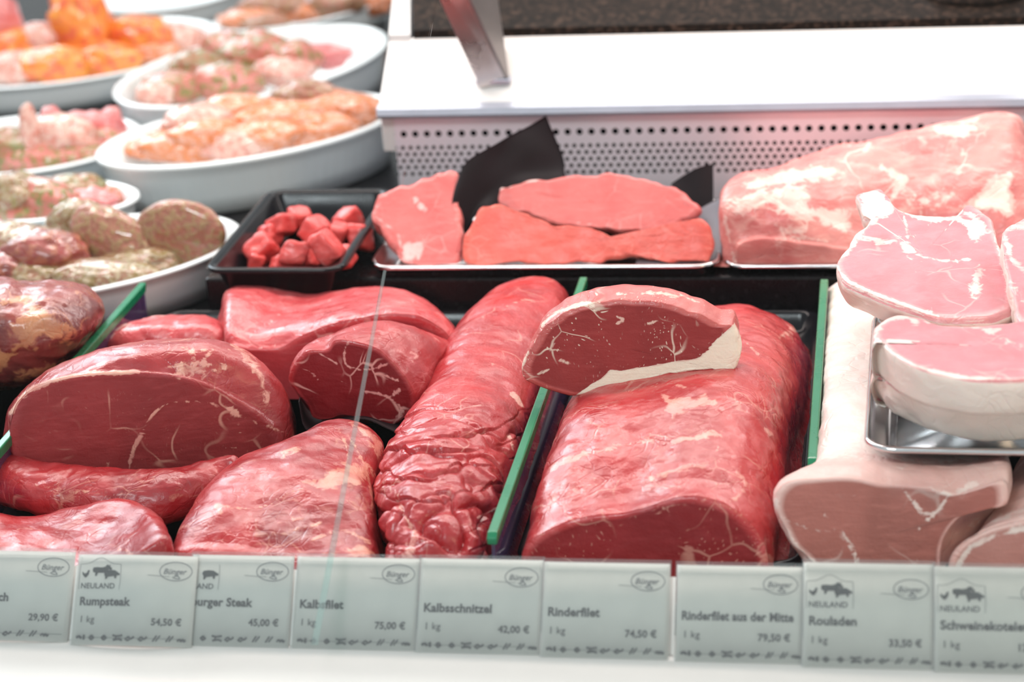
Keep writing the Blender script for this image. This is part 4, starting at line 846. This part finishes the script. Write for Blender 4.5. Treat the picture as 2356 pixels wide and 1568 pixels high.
def lump(name, label, group, px, py, z, sx, sy, sz, mat, rot=0., seed=0, amp=.16, freq=None, tilt=(0, 0), cat='meat', pinch=0.):
    """irregular lump; sx sy sz are half sizes in metres"""
    c = PZ(px, py, z); nu, nv = 44, 28; V = []; 
    for i in range(1, nv):
        p = PI * i / nv
        for j in range(nu):
            a = 2 * PI * j / nu; V.append((math.sin(p) * math.cos(a), math.sin(p) * math.sin(a), math.cos(p)))
    V += [(0, 0, 1), (0, 0, -1)]; V = np.array(V); n = (nv - 1) * nu; Fc = []
    for i in range(nv - 2):
        for j in range(nu): Fc.append((i * nu + j, (i + 1) * nu + j, (i + 1) * nu + (j + 1) % nu, i * nu + (j + 1) % nu))
    for j in range(nu): Fc.append((n, j, (j + 1) % nu)); Fc.append((n + 1, (nv - 2) * nu + (j + 1) % nu, (nv - 2) * nu + j))
    s = 1 + fbm(V, 1.3, 3, seed) * amp * 1.6 + fbm(V, 3.4, 2, seed + 9) * amp * .7
    V = V * s[:, None]
    if pinch: w = 1 - pinch * np.clip((V[:, 0] + .1), 0, 1); V[:, 1] *= w; V[:, 2] *= w
    V = V * [sx, sy, sz]; V[:, 2] += tilt[0] * V[:, 0] + tilt[1] * V[:, 1]
    ca, sa = math.cos(rot), math.sin(rot); V = np.stack([V[:, 0] * ca - V[:, 1] * sa, V[:, 0] * sa + V[:, 1] * ca, V[:, 2]], 1)
    zb = .0065
    Vw = V + c; Vw[:, 2] = np.maximum(Vw[:, 2], zb)
    lo = Vw.min(0); at = {k: np.zeros(len(Vw)) for k in ('fat', 'cut', 'dark')}
    o = mesh_obj(name, Vw, Fc, mat, attrs=at); off = Vector((float(c[0]), float(c[1]), float(lo[2]))); o.data.transform(Matrix.Translation(-off)); o.location = off
    return tag(o, label, cat, group)
R_ = math.radians
def fill(name, cat, group, base, items, seed0):
    for i, it in enumerate(items):
        lab, px, py, z, sx, sy, sz, mat = it[:8]; kw = it[8] if len(it) > 8 else {}
        z += {200: -.012, 220: .004, 240: .008, 260: -.012, 280: -.006, 300: -.016}.get(seed0, 0)
        lump(name, base + lab, group, px, py, z, sx, sy, sz, mat, seed=seed0 + i, cat=cat, **kw)
fill('chicken_piece', 'chicken', 'orange chicken pieces', 'orange marinated chicken piece, ', [
    ('tallest peak in the middle of the top left dish', 200, 80, .062, .045, .040, .062, M_ORANGE, dict(tilt=(-.5, 0), amp=.22)),
    ('broad lobe right of the tall peak', 320, 95, .048, .052, .036, .038, M_ORANGE, dict(rot=-.2)),
    ('low piece at the front right of the peak', 240, 140, .040, .052, .030, .024, M_ORANGE, {}),
    ('low piece at the front of the top left dish', 120, 150, .042, .050, .030, .026, M_ORANGE, {}),
    ('piece at the left edge of the top left dish', 25, 115, .048, .040, .040, .030, M_ORANGE, {}),
    ('pale piece at the left edge, front', 40, 155, .040, .046, .026, .022, M_PALE, {}),
    ('pale wet piece left of the peak', 95, 95, .056, .036, .026, .026, M_PALE, {}),
    ('pale piece at the right end of the top left dish', 410, 95, .042, .040, .030, .024, M_PALE, {}),
    ('reddish piece under the broad lobe', 350, 120, .038, .042, .024, .018, M_PAPRIKA, {})], 200)
lump('ham_piece', 'pink piece of meat at the very top left corner', None, -20, 50, .070, .040, .035, .045, M_PINKC, seed=5)
fill('meat_piece', 'meat', 'herb-sprinkled meat pieces', 'pink meat piece with green herbs, ', [
    ('on top in the middle of the herb dish', 590, 125, .052, .044, .034, .028, M_HERB, {}), ('at the back left of the herb dish', 520, 120, .046, .036, .030, .026, M_HERB, {}),
    ('at the front left of the herb dish', 400, 200, .040, .040, .026, .020, M_HERB, {}), ('pale one at the left end of the herb dish', 360, 215, .038, .026, .020, .016, M_PALE, {}),
    ('at the front middle of the herb dish', 520, 190, .042, .044, .028, .024, M_HERB, {}), ('right of the middle of the herb dish', 670, 135, .048, .040, .030, .024, M_HERB, {}),
    ('pale one at the front right of the herb dish', 650, 165, .040, .040, .024, .018, M_PALE, {}), ('pink one near the right end of the herb dish', 735, 130, .042, .040, .024, .016, M_PINKC, dict(rot=.2)),
    ('left of the middle of the herb dish', 450, 160, .046, .038, .028, .026, M_HERBG, {})], 220)
fill('chicken_piece', 'chicken', 'paprika chicken pieces', 'paprika-coloured chicken strip, ', [
    ('topmost at the back of the fluted dish', 530, 265, .060, .060, .022, .022, M_PAPRIKA, dict(rot=.35)), ('pale shiny one at the back left of the fluted dish', 455, 285, .058, .040, .022, .022, M_PALE, dict(rot=.3)),
    ('dark browned one at the back right of the fluted dish', 700, 222, .060, .040, .022, .018, M_PATTY, dict(rot=.25)), ('long one across the middle of the fluted dish', 650, 275, .054, .065, .022, .020, M_PAPRIKA, dict(rot=.3)),
    ('at the right end of the fluted dish', 790, 255, .050, .050, .028, .020, M_PAPRIKA, dict(rot=.2)), ('long one at the front right of the fluted dish', 700, 300, .044, .060, .020, .020, M_PAPRIKA, dict(rot=.25)),
    ('pale tip at the front middle of the fluted dish', 545, 335, .042, .036, .018, .016, M_PALE, dict(rot=.4)), ('at the front left of the fluted dish', 420, 335, .040, .055, .028, .018, M_PAPRIKA, {}),
    ('at the left end of the fluted dish', 345, 340, .036, .030, .024, .012, M_PAPRIKA, {}), ('in the middle left of the fluted dish', 480, 315, .050, .045, .024, .020, M_PAPRIKA, dict(rot=.2)),
    ('behind the long one at the right of the fluted dish', 740, 245, .048, .050, .026, .020, M_PAPRIKA, dict(rot=.2)), ('in front of the long one in the middle', 600, 315, .046, .045, .022, .018, M_PAPRIKA, dict(rot=.2))], 240)
fill('chicken_piece', 'chicken', 'herb chicken drumsticks', 'chicken drumstick in green herbs, ', [
    ('pale bone end sticking up at the left', 72, 315, .066, .012, .012, .040, M_PALE, dict(tilt=(-.3, 0), amp=.08)), ('pale shiny one in the middle of its dish', 150, 320, .058, .040, .026, .028, M_PALE, {}),
    ('pink one at the back middle of its dish', 205, 300, .058, .036, .020, .024, M_PINKC, {}), ('pink bone end at the right of its dish', 258, 290, .058, .016, .014, .022, M_PINKC, {}), ('reddish one at the right of its dish', 235, 335, .046, .034, .022, .020, M_HERB, {}),
    ('herb-covered one at the left edge of its dish', 20, 345, .048, .045, .030, .026, M_HERBG, {}), ('pink bone end at the back of its dish', 118, 283, .062, .014, .012, .020, M_PINKC, {}), ('reddish one at the front of its dish', 90, 365, .042, .045, .022, .018, M_HERB, {}), ('reddish one at the front right of its dish', 165, 360, .042, .045, .022, .016, M_HERB, {})], 260)
fill('meat_piece', 'meat', 'marinated pieces in the small fluted dish', 'marinated pink meat piece, ', [
    ('grey shiny one at the left edge of the small fluted dish', 25, 450, .056, .036, .028, .024, M_GLAZE, {}), ('brown one in the middle of the small fluted dish', 100, 455, .054, .040, .022, .020, M_HERB, dict(rot=-.4)),
    ('pink one at the front of the small fluted dish', 130, 478, .044, .040, .020, .014, M_PINKC, dict(rot=-.3)), ('pink one at the right of the small fluted dish', 205, 458, .044, .036, .020, .014, M_PINKC, dict(rot=-.4)), ('herb one at the back right of the small fluted dish', 170, 440, .048, .036, .022, .018, M_HERBG, {}),
    ('at the right end of the small fluted dish', 250, 455, .040, .028, .018, .012, M_HERB, {}), ('at the front left of the small fluted dish', 50, 482, .044, .036, .020, .014, M_HERB, {})], 280)
fill('meat_piece', 'meat', 'browned meat pieces at the top', 'browned meat piece, ', [
    ('long dark one at the back of the top dish', 640, 12, .062, .055, .024, .018, M_PATTY, dict(rot=.15)), ('at the left front of the top dish', 580, 45, .050, .050, .026, .016, M_PAPRIKA, {}), ('in the middle of the top dish', 690, 20, .054, .045, .028, .020, M_PAPRIKA, {}),
    ('grey one at the front left of the top dish', 610, 55, .048, .036, .018, .014, M_PATTY, {}), ('dark one at the right of the top dish', 770, 5, .062, .045, .028, .024, M_PATTY, {}), ('at the right end of the top dish', 840, 2, .054, .040, .026, .022, M_PAPRIKA, {})], 300)
fill('patty', 'patty', 'oily mince patties', 'round oily mince patty, ', [
    ('largest, brown, standing at the right of the patty dish', 412, 540, .056, .047, .014, .032, M_PATTY, dict(rot=-.1, tilt=(0, .9), amp=.05)), ('second one, greyish green and shiny, leaning left of the brown one', 262, 555, .050, .045, .018, .026, M_PATTY, dict(rot=-.2, tilt=(-.3, .8), amp=.08)),
    ('green glazed one lying at the front of the patty dish', 240, 628, .040, .052, .026, .013, M_GLAZE, dict(amp=.08)), ('dark red piece at the middle left of the patty dish', 105, 580, .050, .042, .030, .022, M_DKRED, {}),
    ('shiny one at the back left of the patty dish', 40, 560, .052, .044, .028, .020, M_GLAZE, {}), ('green glazed one at the left front of the patty dish', 80, 628, .036, .036, .024, .014, M_GLAZE, {}), ('dark red one at the left edge of the patty dish', 15, 615, .040, .040, .026, .018, M_DKRED, {}), ('behind the brown one, mostly hidden', 330, 595, .036, .040, .028, .012, M_GLAZE, {}),
    ('grey shiny one standing behind at the left of the patty dish', 180, 520, .054, .032, .016, .024, M_GLAZE, dict(tilt=(0, .6)))], 320)

# ------------------------------------------------------------------ upper right: steel bracket, steel container
zb = lambda p: p
b0, b1 = PY(1105, 203, s0[0] - s0[1] / k30 - .003, 1 / k30), PY(1166, 190, s0[0] - s0[1] / k30 - .003, 1 / k30)
br = empty('shelf_bracket', (float(b0[0]), float(b0[1]), float(b0[2])), 'flat slanting steel bracket rising from the white back ledge', 'bracket')
t0, t1 = PY(1010, -2, b0[1] - .04), PY(1075, -2, b1[1] - .04)
q = [b0, b1 + (0, -.001, 0), t1, t0]
ext = [a + (b - a) * 1.5 for a, b in ((b0, t0), (b1, t1))]
v, f = prism_vf([b0, b1, ext[1], ext[0]], (.0, .004, .002)); bevel(mesh_obj('front_plate', v, f, BRUSH, br, False), .0008)
c0 = b1 + np.array([0, .030, .012]); 
t2 = PY(1138, -2, t1[1] + .06); b2 = PY(1166, 175, b1[1] + .05)
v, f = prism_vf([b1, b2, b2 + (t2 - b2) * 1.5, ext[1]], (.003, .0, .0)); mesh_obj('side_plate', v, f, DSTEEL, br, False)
V, Fc = box_vf(((b0[0] + b1[0]) / 2, (b0[1] + b1[1]) / 2 + .006, (b0[2] + b1[2]) / 2 + .004), (.034, .016, .005)); bevel(mesh_obj('foot', V, Fc, ALU, br, False), .001)
# steel container
cc_ = PZ(2250, 16, zd); r = float(abs(PZ(2370, -5, zd)[0] - PZ(2130, -5, zd)[0]) / 2)
V = []; n = 64; pf = [(0, 0), (.90, 0), (.96, .002), (1., .008), (1., .11), (1.03, .112), (1.03, .116), (.97, .116), (.97, .010), (.0, .006)]
for a, z in pf:
    for j in range(n): V.append((cc_[0] + a * r * math.cos(2 * PI * j / n), cc_[1] + a * r * math.sin(2 * PI * j / n) + r, zd + z))
Fc = [(i * n + j, i * n + (j + 1) % n, (i + 1) * n + (j + 1) % n, (i + 1) * n + j) for i in range(len(pf) - 1) for j in range(n)]
o = mesh_obj('steel_container', V, Fc, STEEL); tag(o, 'round steel container standing on the dark worktop, cut off by the top edge', 'container')

# ------------------------------------------------------------------ price cards
def text_vf(s, size, bold=0., shear=0.):
    cu = bpy.data.curves.new('t', 'FONT'); cu.body = s; cu.size = size; cu.offset = bold; cu.shear = shear; cu.resolution_u = 3; cu.space_character = 1.02
    ob = bpy.data.objects.new('t', cu); C_.objects.link(ob); bpy.context.view_layer.update()
    me = bpy.data.meshes.new_from_object(ob.evaluated_get(bpy.context.evaluated_depsgraph_get()))
    V = np.array([v.co[:] for v in me.vertices]); Fc = [tuple(p.vertices) for p in me.polygons]
    bpy.data.objects.remove(ob); bpy.data.curves.remove(cu); bpy.data.meshes.remove(me)
    return (V[:, :2] if len(V) else np.zeros((0, 2))), Fc
def line2(pts, w, closed=False):
    P = smooth_poly(pts, max(24, len(pts) * 6), closed); n = len(P); t_ = np.gradient(P, axis=0)
    if closed: t_ = np.roll(P, -1, 0) - np.roll(P, 1, 0)
    t_ /= np.linalg.norm(t_, axis=1)[:, None] + 1e-12; nn = np.stack([-t_[:, 1], t_[:, 0]], 1) * w / 2
    V = np.vstack([P + nn, P - nn]); m = n if closed else n - 1
    return V, [(i, (i + 1) % n, n + (i + 1) % n, n + i) for i in range(m)]
def at2(vf, x, y, s=1.): return vf[0] * s + [x, y], vf[1]
CW, CH = .0815, .0605
def animals():
    cow = [(0, 9), (1, 12), (6, 12.5), (13, 12), (17, 13), (20, 16), (22, 14.5), (24, 16), (24, 13), (27, 11), (26, 9), (22, 9.5), (20, 7), (19, 1), (17, 1), (16.5, 5), (8, 5), (6, 1), (4, 1), (4, 5), (1, 6)]
    pig = [(16, 5), (18, 8), (24, 9), (31, 8.5), (35, 6), (38, 4), (37, 2), (34, 2), (33, -2), (31, -2), (30, 1), (22, 0), (20, -3), (18, -3), (18, 1)]
    hen = [(-14, 3), (-14, 7), (-11, 4), (-8, 5), (-6, 9), (-4, 8), (-5, 3), (-8, -1), (-10, -1)]
    return [(np.array(p, float), [tuple(range(len(p)))]) for p in (cow, pig, hen)]
def card(label, pxl, pxr, ytop_px, name_, price, emblem=False, dy=0., curl=0., tail_only=None, z_off=0.):
    """pxl/pxr: left and right edge in the picture at the card's bottom; stands on the rail, leaning back"""
    th = math.radians(53)
    bl = PY(pxl, 1500, -.003 + dy); br_ = PY(pxr, 1500, -.003 + dy)
    x0, x1 = float(bl[0]), float(br_[0]); w = x1 - x0
    zc = zr - .0005; h = CH + z_off
    def f(P, off=0.):
        P = np.asarray(P, float); x = x0 + P[:, 0]; s = P[:, 1]
        b = curl * (1 - (2 * P[:, 0] / w - 1) ** 2) if curl else 0.
        return np.stack([x, -.003 + dy + s * math.cos(th) - math.sin(th) * (b + off), zc + s * math.sin(th) + math.cos(th) * (b + off)], 1)
    root = empty('price_card', f([[w / 2, 0]])[0], label, 'price card', 'price cards along the front rail')
    nx = 24; gx = np.linspace(0, w, nx + 1); V = np.vstack([f([[x, y] for x in gx], o) for y in (0, h * .5, h) for o in (0, .0006)]); Fc = []
    m = nx + 1
    for r in range(2):
        for i in range(nx):
            a = (2 * r) * m + i; b = (2 * r + 2) * m + i; Fc.append((a, b, b + 1, a + 1)); a += m; b += m; Fc.append((a, a + 1, b + 1, b))
    for i in range(nx): Fc.append((i, i + 1, m + i + 1, m + i)); Fc.append((4 * m + i, 5 * m + i, 5 * m + i + 1, 4 * m + i + 1))
    for r in range(2):
        for e in (0, nx): a = 2 * r * m + e; Fc.append((a, a + m, a + 3 * m, a + 2 * m) if e == 0 else (a, a + 2 * m, a + 3 * m, a + m))
    mesh_obj('card', V, Fc, PAPERW, root)
    # clear sleeve a little larger than the card
    e = .0022; gx2 = np.linspace(-e * .4, w + e * .4, nx + 1)
    V = np.vstack([f([[x, y] for x in gx2], .0012) for y in (0, h + e)]); V = np.vstack([V, f([[x, y] for x in gx2 for y in (0,)], .0016), f([[x, h + e] for x in gx2], .0016)])
    Fc = [(i, i + 1, m + i + 1, m + i) for i in range(nx)] + [(2 * m + i, 3 * m + i, 3 * m + i + 1, 2 * m + i + 1) for i in range(nx)] + [(m + i, m + i + 1, 3 * m + i + 1, 3 * m + i) for i in range(nx)]
    mesh_obj('clear_sleeve', V, Fc, SLEEVE, root, False)
    up = .00085
    def put(nm, parts, mat):
        parts = [p for p in parts if len(p[0])]
        v, fc = merge(parts); mesh_obj(nm, f(v, up), fc, mat, root, False)
    # names and prices
    k = w / CW if tail_only is None else 1.
    xo = 0. if tail_only is None else w - CW
    tv = text_vf(name_, .0078, .00026); wmax = (tv[0][:, 0].max()); 
    if tail_only: tx = w - .034 - tail_only; 
    if tail_only is not None:
        V_, F_ = at2(tv, tail_only - wmax, .0265); put('name_lettering', [(V_, [q for q in F_ if all(V_[i, 0] > .001 for i in q)])], INK)
    else:
        k = min(1., (w - .009) / wmax); put('name_lettering', [(tv[0] * [k, 1] + [.0035, .0265], tv[1])], INK)
        put('weight_lettering', [at2(text_vf('1 kg', .0064, .00003), .0045, .0150)], INK)
    pv = text_vf(price, .0064, .00018); put('price_lettering', [at2(pv, w - .0075 - pv[0][:, 0].max(), .0140)], INK)
    # maker's oval mark
    a = np.linspace(0, 2 * PI, 40, endpoint=False); ox, oy = w - .0140, CH - .0105
    mk = [line2(np.stack([ox + .0108 * np.cos(a), oy + .0062 * np.sin(a)], 1), .0005, True), at2(text_vf('Bünger', .0052, .00008, .3), ox - .0085, oy - .0018), line2([(ox - .019, oy - .0028), (ox - .012, oy - .0032), (ox - .004, oy - .0036)], .0003),
          line2([(ox - .002, oy - .0042), (ox + .001, oy - .0030), (ox + .003, oy - .0048), (ox - .001, oy - .0046)], .0006)]
    put('maker_mark', mk, INKG)
    # row of small marks along the bottom
    rn = random.Random(4); mk = [line2([(xo + .004, .0052), (xo + .012, .0050), (w - .004, .0052)], .00025)]
    step = (CW - .010) / 8.
    for i in range(9):
        X = xo + .0055 + i * step
        if i in (0,): mk += [line2([(X - .002, .0048), (X, .0056), (X + .002, .0044)], 0.00192), line2([(X + .0035, .0035), (X + .0035, .0068)], 0.00176)]
        elif i in (1, 2): mk += [line2([(X - .0016, .0042), (X, .0060), (X + .0018, .0042)], 0.00176), line2([(X - .001, .0040), (X + .001, .0038)], 0.00144)]
        elif i == 3: mk += [line2([(X - .003, .0068), (X, .0062), (X + .004, .0068)], 0.00128), line2([(X - .0025, .0036), (X + .0015, .0042), (X + .004, .0034)], 0.00144), line2([(X - .001, .0040), (X, .0066)], 0.00112)]
        elif i in (4, 5): mk += [line2([(X - .003, .0038), (X - .001, .0058), (X + .001, .0046), (X + .003, .0062)], 0.00128), line2([(X - .002, .0034), (X, .0040)], 0.00128)]
        elif i in (6, 7): mk += [line2([(X - .002, .0032), (X + .0005, .0072)], 0.00112), line2([(X, .0034), (X + .0028, .0072)], 0.00096)]
        else: mk += [line2([(X - .0035, .0038), (X - .002, .0052), (X - .001, .0038), (X, .0052), (X + .001, .0038), (X + .002, .0050)], 0.00128)]
    mk = [p for p in mk if p[0][:, 0].min() > .0008]
    put('small_marks', mk, INK)
    if emblem:
        ex = xo + (.0145 if tail_only is None else .0145); ey = CH - .0150; s = .00052
        an = [(p[0] * s + [ex - .0035, ey], p[1]) for p in animals()]
        an = [(v, fc) for v, fc in an if v[:, 0].min() > .0006]
        nl = at2(text_vf('NEULAND', .0052, .00006), ex - .0112, ey - .0078)
        nl = (nl[0], [q for q in nl[1] if all(nl[0][i, 0] > .001 for i in q)])
        if an: put('animal_emblem', an + [nl], INK)
        fr = [line2([(ex - .0125, ey - .0085), (ex - .0128, ey + .0005), (ex - .0125, ey + .0085)], .0003), line2([(ex + .0165, ey - .0085), (ex + .0168, ey), (ex + .0165, ey + .0085)], .0003), line2([(ex - .0125, ey + .0085), (ex - .006, ey + .0092), (ex + .002, ey + .0128), (ex + .010, ey + .0092), (ex + .0165, ey + .0085)], .0003)]
        fr = [p for p in fr if p[0][:, 0].min() > .0008]
        put('emblem_frame', fr, INKG)
    return root
card('price card at the far left edge reading only ...isch and 29,90', -140, 158, 1262, 'Gulaschfleisch', '29,90 €', True, curl=.002)
card('price card reading Rumpsteak 54,50, curved, in front of its right neighbour', 166, 441, 1270, 'Rumpsteak', '54,50 €', True, dy=-.003, curl=.003)
card('price card reading ...burger Steak 45,00, its left part hidden', 430, 664, 1280, 'Hamburger Steak', '45,00 €', True, tail_only=.0435)
card('price card reading Kalbsfilet 75,00', 672, 956, 1288, 'Kalbsfilet', '75,00 €')
card('price card reading Kalbsschnitzel 42,00', 957, 1242, 1295, 'Kalbsschnitzel', '42,00 €', z_off=.001, dy=-.0012)
card('price card reading Rinderfilet 74,50', 1243, 1536, 1300, 'Rinderfilet', '74,50 €', dy=-.003, z_off=.001)
card('price card reading Rinderfilet aus der Mitte 79,50', 1552, 1845, 1310, 'Rinderfilet aus der Mitte', '79,50 €', dy=-.004, z_off=.001)
card('price card reading Rouladen 33,50 with an animal emblem', 1846, 2150, 1305, 'Rouladen', '33,50 €', True, dy=-.007, z_off=.0055)
card('price card reading Schweinekotelett with an animal emblem at the right edge', 2151, 2450, 1312, 'Schweinekoteletts', '12,90 €', True, dy=-.009, z_off=.0055)
for px, w, lab in ((168, .010, 'white pin strip left of the Rumpsteak card'), (672, .0060, 'white pin strip left of the Kalbsfilet card'), (1545, .0065, 'white pin strip between the two Rinderfilet cards')):
    p = PY(px - 6, 1500, .0); th = math.radians(53); v, f = prism_vf([(p[0] - w / 2, .0, zr), (p[0] + w / 2, .0, zr), (p[0] + w / 2, .050 * math.cos(th), zr + .050 * math.sin(th)), (p[0] - w / 2, .050 * math.cos(th), zr + .050 * math.sin(th))], (0, .001, -.001))
    o = mesh_obj('card_strip', v, f, PIN, None, False); bevel(tag(o, lab, 'strip', 'white strips between the price cards'), .0004)
